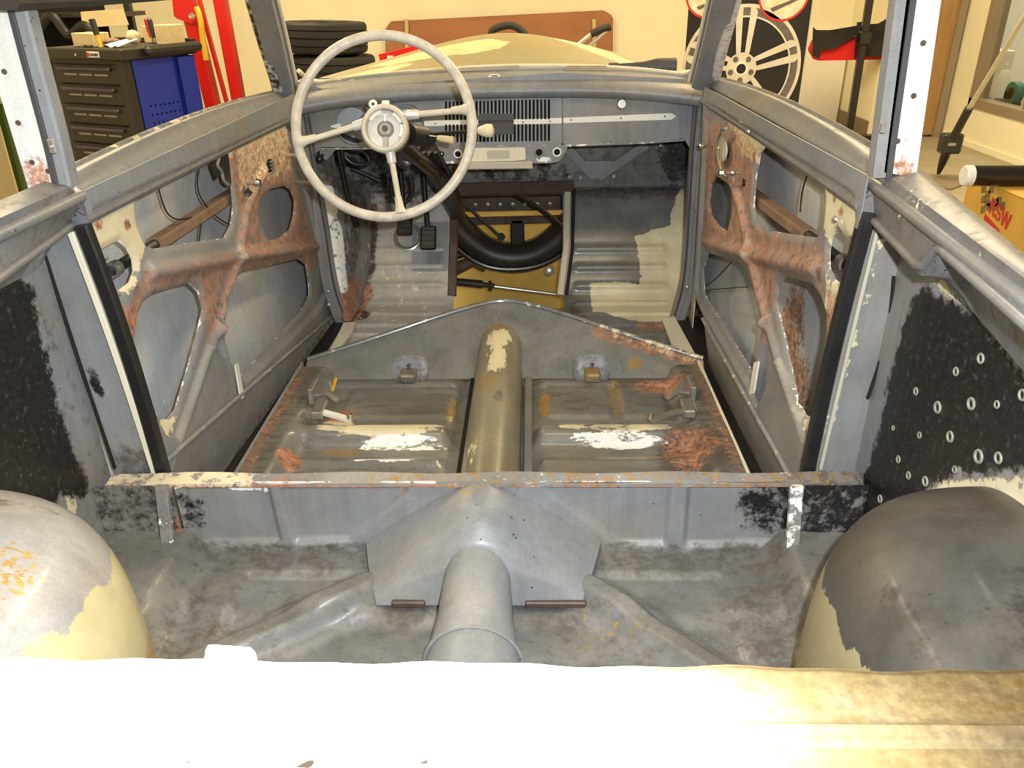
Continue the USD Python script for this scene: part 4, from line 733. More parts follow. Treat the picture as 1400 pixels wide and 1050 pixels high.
# ---- doors
DX = .585
def door(s):
    F_ = lambda pts: uvs(pts, x=s*DX)
    if s < 0:
        outline = [(112, 262), (402, 128), (424, 240), (446, 330), (458, 395), (455, 430), (246, 613), (232, 655), (222, 640)]
        trim = [(124, 300), (132, 286), (392, 165), (402, 178), (418, 250), (441, 350), (447, 400), (436, 424), (336, 522), (290, 470), (246, 600), (228, 595), (206, 540), (166, 430)]
        holes = [[(195, 284), (202, 270), (214, 261), (276, 228), (320, 206), (323, 230), (326, 262), (328, 283), (325, 305), (316, 325), (290, 329), (260, 333), (222, 340), (212, 337), (205, 326), (198, 308)],
                 [(141, 346), (173, 329), (185, 338), (193, 354), (195, 370), (189, 386), (168, 402), (160, 400), (150, 374)], [(365, 269), (379, 258), (396, 254), (405, 260), (410, 274), (409, 293), (403, 314), (390, 325), (377, 329), (367, 321), (361, 302), (360, 286)],
                 [(199, 431), (208, 412), (220, 401), (244, 393), (269, 387), (281, 399), (287, 422), (281, 450), (268, 500), (250, 560), (239, 573), (228, 572), (219, 566), (206, 534), (194, 469)],
                 [(339, 373), (380, 362), (414, 354), (425, 362), (429, 385), (429, 403), (421, 420), (380, 468), (337, 515), (327, 518), (318, 497), (309, 455), (313, 413), (323, 388)]]
        slots = [[(371, 218), (377, 217), (380, 226), (378, 235), (371, 236), (368, 227)], [(340, 262), (345, 256), (348, 263), (344, 270), (339, 268)]]
        ribs = [[(212, 372), (330, 352), (435, 337)], [(366, 232), (338, 305), (331, 345), (318, 395), (300, 455), (285, 500), (252, 605)], [(302, 450), (312, 490), (328, 540)]]
        drill = [(311, 521), (316, 537), (309, 556), (238, 632), (128, 292), (303, 228), (215, 255), (308, 400)]
        rust = [([(285, 206), (395, 167), (410, 250), (440, 340), (436, 372), (330, 392), (308, 455), (286, 476), (278, 392), (206, 424), (188, 410), (200, 360), (325, 335), (330, 285), (316, 225)], .52, .04), ([(166, 425), (206, 400), (198, 440), (206, 540), (225, 575), (210, 572), (180, 480)], .64, .02), ([(200, 262), (300, 214), (296, 224), (214, 258)], .46, .008)]
        rb = [((143, 305), .022), ((182, 308), .022)]; cream = [[(124, 300), (132, 287), (394, 165), (402, 200), (330, 216), (210, 268), (200, 300), (207, 340), (198, 372), (190, 400), (158, 408), (130, 330)], [(330, 212), (396, 170), (404, 235), (370, 245), (334, 262)], [(225, 575), (250, 565), (244, 592), (232, 598)]]
        grime = [((165, 322), .03), ((195, 400), .03), ((232, 590), .02), ((190, 410), .02)]
    else:
        outline = [(962, 118), (1186, 240), (1180, 275), (1102, 650), (1090, 650), (1075, 641), (964, 438), (948, 400), (952, 330), (957, 240)]
        trim = [(966, 148), (974, 146), (1160, 264), (1168, 276), (1168, 300), (1150, 400), (1125, 540), (1110, 605), (1096, 600), (1062, 490), (1032, 560), (1020, 524), (956, 415), (950, 395), (956, 300), (961, 200)]
        holes = [[(972, 241), (988, 252), (994, 268), (993, 292), (987, 317), (975, 309), (965, 294), (962, 277), (965, 252)], [(1038, 198), (1070, 218), (1100, 236), (1114, 252), (1118, 272), (1116, 298), (1111, 316), (1104, 325), (1070, 320), (1034, 314), (1024, 301), (1021, 279), (1024, 241), (1030, 209)],
                 [(1133, 314), (1156, 334), (1152, 365), (1144, 396), (1128, 382), (1121, 366), (1121, 342), (1124, 325)], [(961, 346), (1002, 358), (1013, 371), (1025, 406), (1033, 449), (1030, 491), (1026, 510), (1019, 508), (956, 402), (954, 369)],
                 [(1064, 377), (1099, 388), (1112, 409), (1119, 434), (1117, 492), (1111, 534), (1098, 571), (1090, 568), (1081, 551), (1065, 475), (1057, 438), (1051, 415), (1054, 392)]]
        slots = [[(988, 203), (992, 206), (991, 217), (987, 216)], [(1008, 244), (1014, 246), (1012, 256), (1007, 254)]]
        ribs = [[(962, 330), (1010, 345), (1050, 355), (1110, 368)], [(998, 250), (1010, 290), (1018, 330), (1026, 368), (1042, 430), (1062, 500), (1090, 625)], [(1046, 440), (1036, 490), (1030, 530)]]
        drill = [(1036, 365), (1041, 516), (1040, 540), (1094, 630), (1058, 204), (1105, 235), (980, 178), (1143, 302)]
        rust = [([(962, 150), (1000, 165), (1036, 200), (1024, 240), (1022, 300), (1110, 326), (1124, 330), (1120, 420), (1100, 390), (1060, 378), (1050, 420), (1052, 470), (1040, 480), (1026, 400), (1005, 358), (955, 345), (958, 260)], .54, .04), ([(1120, 380), (1148, 400), (1122, 545), (1112, 540), (1120, 440)], .50, .02), ([(1040, 194), (1110, 235), (1116, 250), (1040, 205)], .48, .008)]
        rb = [((1141, 290), .022), ((990, 155), .02), ((1133, 270), .02)]; cream = [[(985, 158), (1164, 268), (1168, 300), (1158, 336), (1132, 312), (1122, 380), (1146, 398), (1135, 460), (1120, 420), (1120, 330), (1118, 260), (1010, 215)], [(1090, 575), (1112, 570), (1108, 600), (1097, 596)]]
        grime = [((1155, 318), .025), ((1030, 515), .02), ((1100, 590), .02)]
    out = Polygon(F_(outline)).buffer(0); H = [smooth_poly(F_(h), .006) for h in holes]; Sl = [Polygon(F_(h)) for h in slots]
    tr = smooth_poly(F_(trim), .012); D = [Point(*F_([p])[0]).buffer(.0042, 4) for p in drill]
    rd = [pdist(spline(F_(r), 30)) for r in ribs]
    HU = shapely.union_all(H)
    def relief(u, v):
        p = shapely.points(u, v); d = np.where(shapely.contains_xy(tr, u, v), 1, -1)*shapely.distance(p, tr.boundary)
        w = -.010*sm(-.005, .005, d)
        for k, f in enumerate(rd): w = w+(.016 if k == 0 else .013)*np.exp(-(f(u, v)/(.016 if k == 0 else .0125))**2)*sm(0, .03, d+.02)
        return w-.006*np.exp(-(shapely.distance(p, HU)/.006)**2)
    pl = out.difference(shapely.union_all(H+Sl+D))
    wear = [('rust', patch('yz', F_(p), a, so)) for p, a, so in rust]+[('rust', blob(at(*p, x=s*DX), r, .7)) for p, r in rb]+[('cream', patch('yz', F_(p), .80, .02)) for p in cream]+[('grime', blob(at(*p, x=s*DX), r, .55)) for p, r in grime]
    wear += [('white', lambda W: .40*(1-sm(.0, .006, shapely.distance(shapely.points(W[:, 1], W[:, 2]), HU.boundary))))]
    dp = P('door', plate(pl, onx(s*DX, -s), .006, .0022, relief), 'grey_primer', wear=wear, label='left door inner panel with cut-outs and red primer on its cross ribs' if s < 0 else 'right door inner panel with cut-outs and rusty cross ribs')
    # upper rail
    Y = np.linspace(1.195, 2.47, 40); S = []
    for y in Y:
        t = (y-1.2)/1.25; bow = .006*math.sin(math.pi*t)
        zo, zr, zb = ((.994+.030*t*(1-t)*2-.010*t), .971-.013*t, .940-.022*t) if s < 0 else ((1.003+.03*t*(1-t)*2-.002*t), .985-.001*t, .950-.004*t)
        sec = [(.700, .90), (.668, zo-.014), (.657, zo), (.649, zo+.002), (.643, zo-.003), (.634, zo-.001), (.622, zo-.003), (.611, zr+.014), (.604, zr+.005), (.602, zr-.001), (.606, zr-.006), (.603, zr-.011), (.594, zb+.010), (.589, zb+.004), (.5825, zb+.002), (.581, zb-.004), (.586, zb-.012), (.62, zb-.02)]
        S.append([(s*(x+bow), y, z) for x, z in sec])
    P('window_sill', loft(S), 'rail_primer', dp, smooth=40, wear=[('grime', allover(.22)), ('cream', line([(s*.655, 1.2, 1.0), (s*.66, 2.4, 1.0)], .014, .46)), ('white', blob((s*.60, 1.22, .97), .03, .5))], label='grey door window sill')
    # outer skin
    u, v = np.linspace(1.19, 2.80, 46), np.linspace(.22, .985, 26)
    G = surf(lambda a, b: np.stack([s*(.650+.040*np.sin(np.clip((b-.2)/.8, 0, 1)*math.pi)), a, b], -1), u, v)
    ow = [('rust', blob((-.67, 1.68, .52), (.05, .03, .06), .52)), ('rust', blob((-.67, 1.62, .46), (.05, .02, .05), .50)), ('cream', blob((-.68, 2.2, .52), (.05, .25, .10), .40)), ('white', blob((-.67, 1.50, .46), (.05, .14, .05), .36))] if s < 0 else [('rust', ppatch([(1078, 385), (1100, 392), (1098, 450), (1094, 480), (1110, 500), (1108, 580), (1085, 575), (1062, 470), (1062, 430)], .62, .03, x=.685)), ('rust', ppatch([(962, 390), (976, 400), (980, 420), (975, 445), (964, 430)], .66, .02, x=.685)), ('rust', ppatch([(1010, 470), (1030, 480), (1028, 508), (1015, 500)], .56, .03, x=.685))]
    P('outer_skin', sheet(G, .002), 'door_skin', dp, wear=ow, label='bluish grey inside of the outer door skin')
    # felt channel bar and lift tube
    a, b_ = (at(212, 334, x=s*.625), at(330, 258, x=s*.625)) if s < 0 else (at(1105, 322, x=s*.625), at(1018, 258, x=s*.625))
    m1 = lerp(a, b_, .1); fb = P('felt_channel', bar([a, m1, lerp(a, b_, .5), b_], .030, .024, (0, 0, 1)), 'brown_felt', dp, label='brown felted window channel')
    a2, b2 = (at(152, 370, x=s*.63), a) if s < 0 else (at(1158, 362, x=s*.63), a)
    P('lift_tube', tube([a2, lerp(a2, b2, .5), b2], .010, 12), 'dark_metal', dp); P('tube_boot', tube([a2, lerp(a2, b2, .12)], .014, 12), 'dull_metal', dp)
    # cables
    for q in ([[(216, 255), (228, 290), (248, 300), (262, 297)], [(272, 232), (270, 255), (285, 285), (322, 310)], [(276, 300), (272, 330)]] if s < 0 else [[(1104, 238), (1097, 262), (1094, 290)], [(958, 397), (985, 395), (1022, 392)], [(962, 392), (985, 375), (1000, 358)], [(1090, 315), (1086, 322), (1084, 326)]]):
        P('cable', tube(spline(np.array([at(*p, x=s*.615) for p in q]), 18), .0016, 6), 'wire_black', dp)
    def knob(px, py, r, l, name='knob', mat='chrome', x=DX, **k):
        c = at(px, py, x=s*x); return P(name, lathe([(r*.5, -.004), (r*.5, l*.35), (r*.8, l*.45), (r, l*.65), (r*.8, l*.95), (.0005, l)], c, (-s, 0, 0), 18), mat, dp, **k)
    if s < 0:
        knob(396, 212, .0095, .035, 'regulator_stud', label='chrome regulator stud'); knob(340, 250, .010, .03, 'handle_stud', label='chrome handle stud'); 
        P('handle_shaft', tube([at(403, 249, x=-.585), at(425, 251, x=-.53)], .006, 10), 'dull_metal', dp)
        c = at(373, 227, x=-.592); P('lock_rollers', cat(*[tube([c+np.array((0, -.012, d)), c+np.array((0, .012, d))], .0035, 8) for d in (-.014, -.005, .004, .013)]), 'dull_metal', dp)
        q = [at(*p, x=-.60) for p in ((288, 224), (300, 215), (320, 205), (324, 255), (312, 250), (303, 238), (296, 245))]; P('lock_plate', plate([(p[1], p[2]) for p in q], onx(-.60, 1), .012, .003), 'dark_metal', dp)
        P('latch_hook', tube(spline(np.array([at(*p, x=-.598) for p in ((299, 216), (297, 226), (303, 235), (305, 244), (312, 252))]), 16), .004, 8), 'dull_metal', dp)
    else:
        c = at(990, 213, x=.577); th = np.linspace(0, 2*np.pi, 40)
        rp = [at(990+11*math.cos(a)*.8+.0, 213+33*math.sin(a), x=.575) for a in np.linspace(-2.4, 2.0, 30)]
        ring = [at(*p, x=.572) for p in ((993, 176), (986, 183), (982, 200), (983, 220), (988, 236), (995, 243), (1001, 241))]
        P('handle_ring', tube(spline(np.array(ring), 40), .0042, 10), 'chrome', dp, label='bent chrome handle bow')
        knob(973, 199, .009, .036, 'regulator_stud', label='chrome regulator stud'); knob(1000, 237, .011, .032, 'handle_stud', label='chrome handle stud'); knob(1010, 236, .007, .02, 'spindle', 'dull_metal')
        e = [at(990+7*math.cos(a), 205+17*math.sin(a), x=.588)[1:] for a in np.linspace(0, 2*np.pi, 24, endpoint=False)]; P('escutcheon', plate([tuple(x) for x in e], onx(.580, -1), .012, .004), 'beige_tray', dp)
    for p in (((160, 402), (143, 352)) if s < 0 else ((1143, 300), (1024, 180))):
        P('rivet', lathe([(.006, 0), (.005, .004), (.0005, .006)], at(*p, x=s*.584), (-s, 0, 0), 12), 'dull_metal', dp)
    if s < 0: P('stay_strip', plate(F_([(318, 500), (322, 496), (330, 543), (326, 546)]), onx(-.578, 1), .012, .004), 'white_part', dp, label='white patch strip on the rib')
    else: P('stay_strip', plate(F_([(1035, 495), (1041, 494), (1034, 538), (1028, 540)]), onx(.578, -1), .012, .004), 'white_part', dp, label='white patch strip on the rib')
door(-1); door(1)
# ---- sills and tarred strip beside the pan
for s in (-1, 1):
    if s < 0: tpl = [at(457, 428, x=-.582), at(350, 520, x=-.582), at(246, 611, x=-.582), at(215, 640, x=-.582)]; b0, b1 = (-.568, 2.46, PAN), (-.640, 1.15, PAN)
    else: tpl = [at(962, 436, x=.582), at(1020, 540, x=.582), at(1075, 639, x=.582), at(1095, 680, x=.582)]; b0, b1 = (.606, 2.46, PAN), (.625, 1.15, PAN)
    ta = resample(tpl, .03); bb = np.stack([lerp(np.array(b0), np.array(b1), (2.46-y)/1.31) for y in ta[:, 1]])
    G = np.stack([lerp(bb, ta, t) for t in np.linspace(0, 1, 8)], 1)
    P('door_sill', sheet(G, .003), 'grey_primer', wear=[('grime', line([bb[0], bb[-1]], .03, .5))], label='grey sloping door sill')
    P('sill_bead', tube(ta[::3]+np.array((-s*.003, 0, .0)), .005, 8), 'grey_primer', wear=[('cream', allover(.34))])
    xa, xb = (-.70, -.560) if s < 0 else (.567, .70)
    P('tar_strip', sheet(quad((xa, 1.15, PAN-.002), (xb, 1.15, PAN-.002), (xb if s > 0 else -.53, 2.5, PAN-.002), (xa, 2.5, PAN-.002), 8, 40)+np.array((0, 0, .0)), .004), 'dark_tar', label='black tarred strip beside the floor pan')
    P('pan_edge', bar([(s*.566+.003, 1.18, PAN+.035), (s*.566+.003, 2.06, PAN+.035)], .008, .012), 'cream_paint' if s > 0 else 'grey_primer')
    q = [(447, 487), (470, 441), (486, 440), (482, 452), (458, 484), (436, 500)] if s < 0 else [(905, 436), (922, 432), (957, 496), (948, 499), (935, 480), (918, 470)]
    P('pan_corner', plate([tuple(at(*p, z=PAN+.014)[:2]) for p in q], onz(PAN+.014), .012, .008), 'cream_paint', label='cream painted strip at the corner of the pan')

# ---- front footwells
P0 = np.array((0, 2.64, .245)); TD = np.array((0, .26, .375)); TD = TD/np.linalg.norm(TD); TN = np.array((0, -TD[2], TD[1])); TL = atp(850, 267, P0, TN); TLEN = np.dot(TL-P0, TD)
def foot(s):
    xa, xb = (-.655, -.178) if s < 0 else (.208, .675)
    prof = [P0+np.array((0, -.62, 0)), P0+np.array((0, -.03, 0)), P0+np.array((0, -.008, .005)), P0+TD*.03, P0+TD*TLEN, P0+TD*TLEN+np.array((0, .02, .012)), P0+TD*TLEN+np.array((0, .07, .016))]
    c = resample([tuple(p[1:]) for p in prof], .006); xs = np.linspace(xa, xb, 70)
    px = (540 if s < 0 else 850); rib = [at(px, y, z=.245)[1:] for y in (458, 445, 430, 416)]+[atp(px, y, P0, TN)[1:] for y in ((390, 365, 342) if s < 0 else (391, 365.5, 340))]
    tg = np.gradient(c, axis=0); tg /= np.linalg.norm(tg, axis=1, keepdims=True); nr = np.stack([-tg[:, 1], tg[:, 0]], 1)
    h = np.zeros((70, len(c)))
    ra, rb = (-.50, -.215) if s < 0 else (.25, .57)
    for r in rib: h = h+.0095*np.exp(-(np.linalg.norm(c-np.asarray(r), axis=1)/.011)**2)[None]*(sm(ra-.015, ra+.01, xs)*(1-sm(rb-.01, rb+.015, xs)))[:, None]
    G = np.zeros((70, len(c), 3)); G[..., 0] = xs[:, None]; G[..., 1] = c[None, :, 0]+h*nr[None, :, 0]; G[..., 2] = c[None, :, 1]+h*nr[None, :, 1]
    def tpt(px, py): q = atp(px, py, P0, TN); return q if q[2] > .25 else at(px, py, z=.25)
    if s < 0:
        wear = [('white', blob((-.37, 2.52, .25), (.2, .35, .3), .30)), ('cream', blob((-.36, 2.66, .32), (.18, .16, .10), .36)), ('grime', line([tpt(503, 290), tpt(500, 350), tpt(490, 430)], .055, .72)), ('rust', line([tpt(497, 400), tpt(470, 440)], .05, .70)), ('rust', blob(tpt(515, 290), .07, .42)), ('grime', blob(tpt(545, 265), (.2, .1, .06), .50))]
    else:
        yz = [tpt(*p) for p in ((868, 322), (882, 320), (897, 312), (916, 308), (918, 285), (934, 250), (950, 262), (950, 420), (925, 436), (880, 440), (812, 425), (805, 388), (850, 386), (874, 390), (876, 370), (872, 345))]
        P2 = Polygon([(q[0], q[1]+q[2]) for q in yz]).buffer(0)
        def cr(W):
            u, v = W[:, 0], W[:, 1]+W[:, 2]; d = shapely.distance(shapely.points(u, v), P2.boundary)*np.where(shapely.contains_xy(P2, u, v), 1, -1); return .95*sm(-.015, .015, d)
        wear = [('cream', cr), ('grime', line([tpt(790, 258), tpt(920, 258)], .06, .58)), ('rust', blob(tpt(925, 437), .06, .7)), ('rust', line([tpt(880, 445), tpt(950, 450)], .03, .55)), ('grime', line([tpt(775, 400), tpt(800, 440)], .04, .55))]
    return P('toe_board', sheet(G, .003), 'toe_paint' if s < 0 else 'grey_primer_glossy', wear=wear, label='ribbed driver side toe board, pale and rust stained' if s < 0 else 'ribbed passenger side toe board, dark grey with a beige paint patch')
tl, tr_ = foot(-1), foot(1)
# frame of the gearbox opening
hp = [atp(*p, P0, TN) for p in ((622, 268), (620, 340), (618, 404))]; P('opening_frame', bar(hp, .030, .022, tuple(TN)), 'rusty_dark', label='dark edge of the gearbox opening')
hp = [atp(*p, P0, TN) for p in ((776, 262), (774, 340), (766, 404))]; P('opening_frame', bar(hp, .024, .024, tuple(TN)), 'beige_tray'); P('opening_frame', bar([p+np.array((.022, 0, .004)) for p in hp], .012, .026, tuple(TN)), 'shadow_black')
hp = [atp(*p, P0, TN) for p in ((612, 260), (700, 258), (785, 256))]; P('opening_frame', bar(hp, .045, .03, tuple(TN)), 'rusty_dark')
P('opening_lug', tube([atp(672, 254, P0, TN), atp(720, 252, P0, TN)], .012, 10), 'dull_metal'); 
# firewall with braces
yf = TL[1]+.07
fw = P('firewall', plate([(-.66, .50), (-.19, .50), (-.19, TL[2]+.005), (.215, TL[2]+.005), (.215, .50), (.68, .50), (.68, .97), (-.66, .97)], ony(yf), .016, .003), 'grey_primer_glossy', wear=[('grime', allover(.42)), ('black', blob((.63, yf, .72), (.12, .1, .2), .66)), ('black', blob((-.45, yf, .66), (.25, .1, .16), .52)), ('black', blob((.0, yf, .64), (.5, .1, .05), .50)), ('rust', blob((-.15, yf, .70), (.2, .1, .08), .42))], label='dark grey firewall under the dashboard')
for a, b_ in (((776, 203), (812, 242)), ((884, 197), (818, 242))): P('firewall_brace', bar([at(*a, y=yf-.02), at(*b_, y=yf-.012)], .034, .014, (0, 1, 0)), 'dull_brace' if 'dull_brace' in MAT else 'grey_primer', fw, wear=[('cream', allover(.22))])
P('brace_plate', plate([at(*p, y=yf-.02)[[0, 2]] for p in ((795, 220), (840, 220), (826, 244), (806, 244))], ony(yf-.022), .02, .006), 'grey_primer', fw)
for p in ((779, 242), (794, 243), (840, 241), (801, 224), (822, 222), (904, 198)): P('bolt', lathe([(.008, 0), (.008, .008), (.001, .010)], at(*p, y=yf-.008), (0, -1, .2), 6), 'dull_metal', fw)
for a, b_ in (((480, 230), (520, 248)), ((585, 235), (600, 248)), ((664, 232), (675, 242))): P('pressing', tube([at(*a, y=yf-.004), at(*b_, y=yf-.004)], .008, 8), 'dark_metal', fw)
c = at(920, 207, y=yf-.004); P('grommet', torus(c, (0, 1, 0), .012, .004, 20, 6), 'dark_metal', fw)
# kick panels and wheel well
for s in (-1, 1):
    G = quad((s*.615, 2.40, .22), (s*.615, 2.40, .90), (s*.655, 2.98, .90), (s*.655, 2.98, .22), 30, 30)
    P('kick_panel', sheet(G, .003), 'grey_primer', wear=[('white', line([at(452, 270, x=-.63), at(466, 345, x=-.63)], .045, .66)), ('rust', blob(at(478, 410, x=-.62), (.05, .1, .07), .66)), ('grime', blob((-.64, 2.75, .65), (.05, .25, .16), .60))] if s < 0 else [('cream', lambda W: .93*sm(.56, .52, W[:, 2])), ('black', blob((.65, 2.85, .75), (.05, .3, .16), .8)), ('rust', blob((.62, 2.5, .30), (.05, .05, .06), .6))])
def tp_(px, py): q = atp(px, py, P0, TN); return q if q[2] > .25 else at(px, py, z=.25)
oa = spline(np.array([at(*p, y=2.535) for p in ((428, 205), (436, 260), (447, 320), (458, 380), (468, 436))]), 40); ia = spline(np.array([tp_(*p)+TN*.012 for p in ((508, 262), (508, 300), (508, 345), (500, 395), (482, 440))]), 40)
G = np.stack([lerp(oa, ia, t)+np.array((0, -.055, .02))*math.sin(math.pi*t)**.8 for t in np.linspace(0, 1, 26)], 1)
P('wheel_well', sheet(G, .003), 'grey_primer', wear=[('white', line([G[8, 6], G[20, 8], G[28, 11]], .045, .62)), ('rust', line([G[38, 14], G[26, 20]], .06, .60)), ('rust', line([G[38, 4], G[38, 24]], .05, .62)), ('cream', line([G[14, 24], G[34, 24]], .009, .70)), ('grime', line([G[0, 20], G[36, 22]], .06, .58)), ('grime', line([G[0, 4], G[6, 22]], .08, .62)), ('grime', line([G[10, 14], G[34, 15]], .02, .55))], label='curved front wheel well bulging into the footwell')
# hinge posts in front of the doors
for s, q in ((-1, ((404, 118), (414, 180), (425, 240), (440, 320), (456, 405), (470, 440))), (1, ((963, 112), (956, 180), (951, 250), (946, 330), (937, 400), (925, 438)))):
    c = np.array([at(*p, y=2.49) for p in q]); hpst = P('hinge_post', bar(spline(c, 40), .046, .05, (0, 1, 0)), 'grey_primer', wear=[('rust', blob(c[4], (.04, .05, .05), .4)), ('cream', blob(c[5], (.05, .05, .03), .55)), ('grime', blob(c[5], .05, .4))], label='grey door hinge post')
    P('post_seam', tube(spline(c+np.array((-s*.008, -.027, 0)), 40), .004, 8), 'grey_primer', hpst); P('post_seam', tube(spline(c+np.array((-s*.019, -.024, 0)), 40), .0035, 8), 'duct_grey', hpst)
    for p in ((449, 398), (450, 416)) if s < 0 else ((939, 392),): P('hinge_bolt', lathe([(.007, 0), (.007, .008), (.001, .010)], at(*p, y=2.455), (0, -1, 0), 10), 'dull_metal', hpst)

# ---- dashboard
YD = 2.50
S = []
for x in np.linspace(-.625, .625, 60):
    e = (abs(x)/.6)**3; dz, dy = -.030*e+.004*(x/.6), -.055*e
    dk = [(2.520, .945), (2.500, .947), (2.491, .951), (2.482, .960), (2.479, .970), (2.484, .982), (2.505, .994), (2.55, 1.003), (2.60, 1.008), (2.635, 1.010), (2.642, 1.017), (2.665, 1.019), (2.668, .99), (2.60, .97), (2.53, .945)]
    S.append([(x, y+dy, z+dz*(1 if z > .94 else .4)) for y, z in dk])
P('dash_top', loft(S), 'grey_primer', smooth=40, wear=[('ochre', blob((.58, 2.47, .97), (.10, .1, .05), .45)), ('grime', blob((.58, 2.47, .97), (.08, .1, .05), .35)), ('white', blob((.10, 2.50, .995), (.20, .01, .02), .25)), ('cream', line([(-.55, 2.61, .99), (.5, 2.66, 1.01)], .012, .45))], label='rounded grey dashboard top')
P('glass_flange', tube(spline(np.array([(-.60, 2.545, 1.03), (-.575, 2.60, .995), (-.50, 2.64, .992), (-.25, 2.665, 1.012), (.02, 2.672, 1.022), (.27, 2.668, 1.018), (.50, 2.645, 1.002), (.575, 2.60, 1.004), (.605, 2.545, 1.04)]), 60), .007, 8), 'cream_paint', label='cream windscreen flange')
P('demister_duct', sheet(quad((-.12, 2.632, 1.014), (.06, 2.640, 1.017), (.06, 2.658, 1.026), (-.12, 2.650, 1.022), 6, 4), .006), 'grey_primer', label='demister slot panel'); P('demister_duct', sheet(quad((.20, 2.630, 1.012), (.34, 2.625, 1.010), (.33, 2.65, 1.022), (.21, 2.655, 1.023), 6, 4), .006), 'dull_metal')
for p, r in (((676, 107), .014), ((796, 123), .006), ((911, 124), .007)):
    c = at(*p, y=2.50 if r < .01 else 2.56); n_ = (0, -.75, .6) if r < .01 else (0, -.3, 1); mm = lathe([(r*1.25, -.003), (r*1.25, .002), (r, .0022), (r*.98, .0005), (.0005, .0005)], c, n_, 20)
    P('dash_hole', lathe([(r, -.01), (r, .0035), (.0005, .0035)], c, n_, 18), 'shadow_black'); 
    if r > .01: P('hole_rim', torus(c+np.array((0, -.001, .004)), n_, r*1.15, .0025, 24, 6), 'white_part')
def D(l): return uvs(l, y=YD)
def circ(px, py, rx, ry=None, n=32): return Polygon(D([(px+rx*math.cos(a), py+(ry or rx)*math.sin(a)) for a in np.linspace(0, 2*np.pi, n, endpoint=False)]))
gauge = [circ(484, 171, 26, 28), circ(557, 170, 23, 27)]
sl = []
for k in range(28):
    x = 609.8+k*5.21; mid = 654 <= x <= 703
    for y0, y1 in ((139.0-(x-610)*.02, 155 if mid else 163.5-(x-610)*.006), (184 if mid else 170.5-(x-610)*.004, 194.5-(x-610)*.012)):
        sl.append(Polygon(D([(x-.95, y0), (x+.95, y0), (x+.95, y1), (x-.95, y1)])).buffer(.0012, 3))
dface = smooth_poly(D([(430, 201), (426, 165), (433, 149), (455, 141), (520, 137), (640, 133.5), (760, 131.5), (768, 131), (768, 198), (720, 200), (580, 201)]), .006)
stripe = Polygon(D([(580, 165), (655, 163.5), (655, 171), (580, 172.5)])).union(Polygon(D([(702, 163), (768, 161), (768, 168.5), (702, 170.5)]))).union(Polygon(D([(452, 172), (462, 169), (466, 169), (466, 174), (460, 175), (452, 174)])))
df = P('dash_face', plate(dface.difference(shapely.union_all(gauge+sl)), ony(YD), .008, .002), 'grey_primer', wear=[('white', blob(at(640, 200, y=YD), (.3, .02, .008), .35))], label='grey instrument panel with gauge holes and speaker slots')
stp = stripe.difference(shapely.union_all(sl))
for g_ in stp.geoms: P('dash_stripe', plate(g_, ony(YD-.0012), .006, .001), 'white_part', df, label='white stripe across the slots')
P('radio_blank', plate(smooth_poly(D([(654, 155.5), (702.5, 155), (702.5, 183.5), (654, 184.5)]), .002), ony(YD-.003), .012, .003), 'duct_grey', df, label='dark blanking plate in the middle of the slots'); P('blank_fold', bar([at(654, 166, y=YD-.006), at(702, 165, y=YD-.006)], .004, .004, (0, 1, 0)), 'dark_metal', df)
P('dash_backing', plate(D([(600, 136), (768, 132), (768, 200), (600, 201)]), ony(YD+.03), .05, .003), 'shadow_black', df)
for gx, gy in ((484, 171), (557, 170)):
    c = at(gx, gy, y=YD+.002); P('gauge_rim', torus(c, (0, 1, 0), .056 if gx == 484 else .05, .003, 40, 6), 'grey_primer', df)
P('gauge_duct', plate(D([(452, 140), (590, 136), (590, 201), (452, 203)]), ony(YD+.075), .05, .003), 'door_skin', df, label='grey bulkhead behind the gauge holes')
P('gauge_edge', bar([at(460, 182, y=YD+.05), at(505, 200, y=YD+.06)], .01, .02, (0, 1, 0)), 'dark_metal', df)
sur = Polygon(D([(404, 112), (440, 122), (768, 100), (962, 110), (962, 204), (944, 204), (936, 190), (770, 198), (442, 202), (428, 212), (426, 236), (412, 200)])).buffer(0)
P('dash_surround', plate(sur.difference(shapely.union_all(gauge)).difference(Polygon(D([(600, 136), (768, 132), (768, 200), (600, 201)]))), ony(YD+.012), .014, .003), 'grey_primer')
gl = smooth_poly(D([(770, 132.5), (896, 131.5), (918, 136), (928, 150), (930, 191), (880, 194), (770, 198)]), .006)
gb = P('glovebox_lid', plate(gl, ony(YD), .010, .006), 'grey_primer', label='glovebox lid with a chrome lock')
P('lid_stripe', plate(smooth_poly(D([(770, 161), (918, 154.5), (925, 158.5), (918, 163.5), (770, 168.3)]), .002), ony(YD-.0012), .008, .001), 'white_part', gb, label='white stripe on the lid')
c = at(850, 142, y=YD-.001); lk = P('lid_lock', lathe([(.0145, 0), (.0145, .003), (.012, .006), (.0085, .006), (.0085, .009), (.0005, .009)], c, (0, -1, .15), 24), 'chrome', gb)
for p in ((781, 164), (849, 161.5), (909, 159)): P('stripe_hole', lathe([(.0022, 0), (.0022, .0016), (.0005, .0016)], at(*p, y=YD-.0012), (0, -1, 0), 8), 'shadow_black', gb)
for p in ((595, 169), (715, 167), (752, 166)): P('stripe_hole', lathe([(.0022, 0), (.0022, .0016), (.0005, .0016)], at(*p, y=YD-.0012), (0, -1, 0), 8), 'shadow_black', df)
P('dash_lower_edge', bar([at(440, 203, y=YD+.006), at(580, 202, y=YD+.004), at(770, 199, y=YD+.004), at(880, 195, y=YD+.004), at(935, 191, y=YD+.004)], .014, .006), 'grey_primer', wear=[('white', allover(.42))])
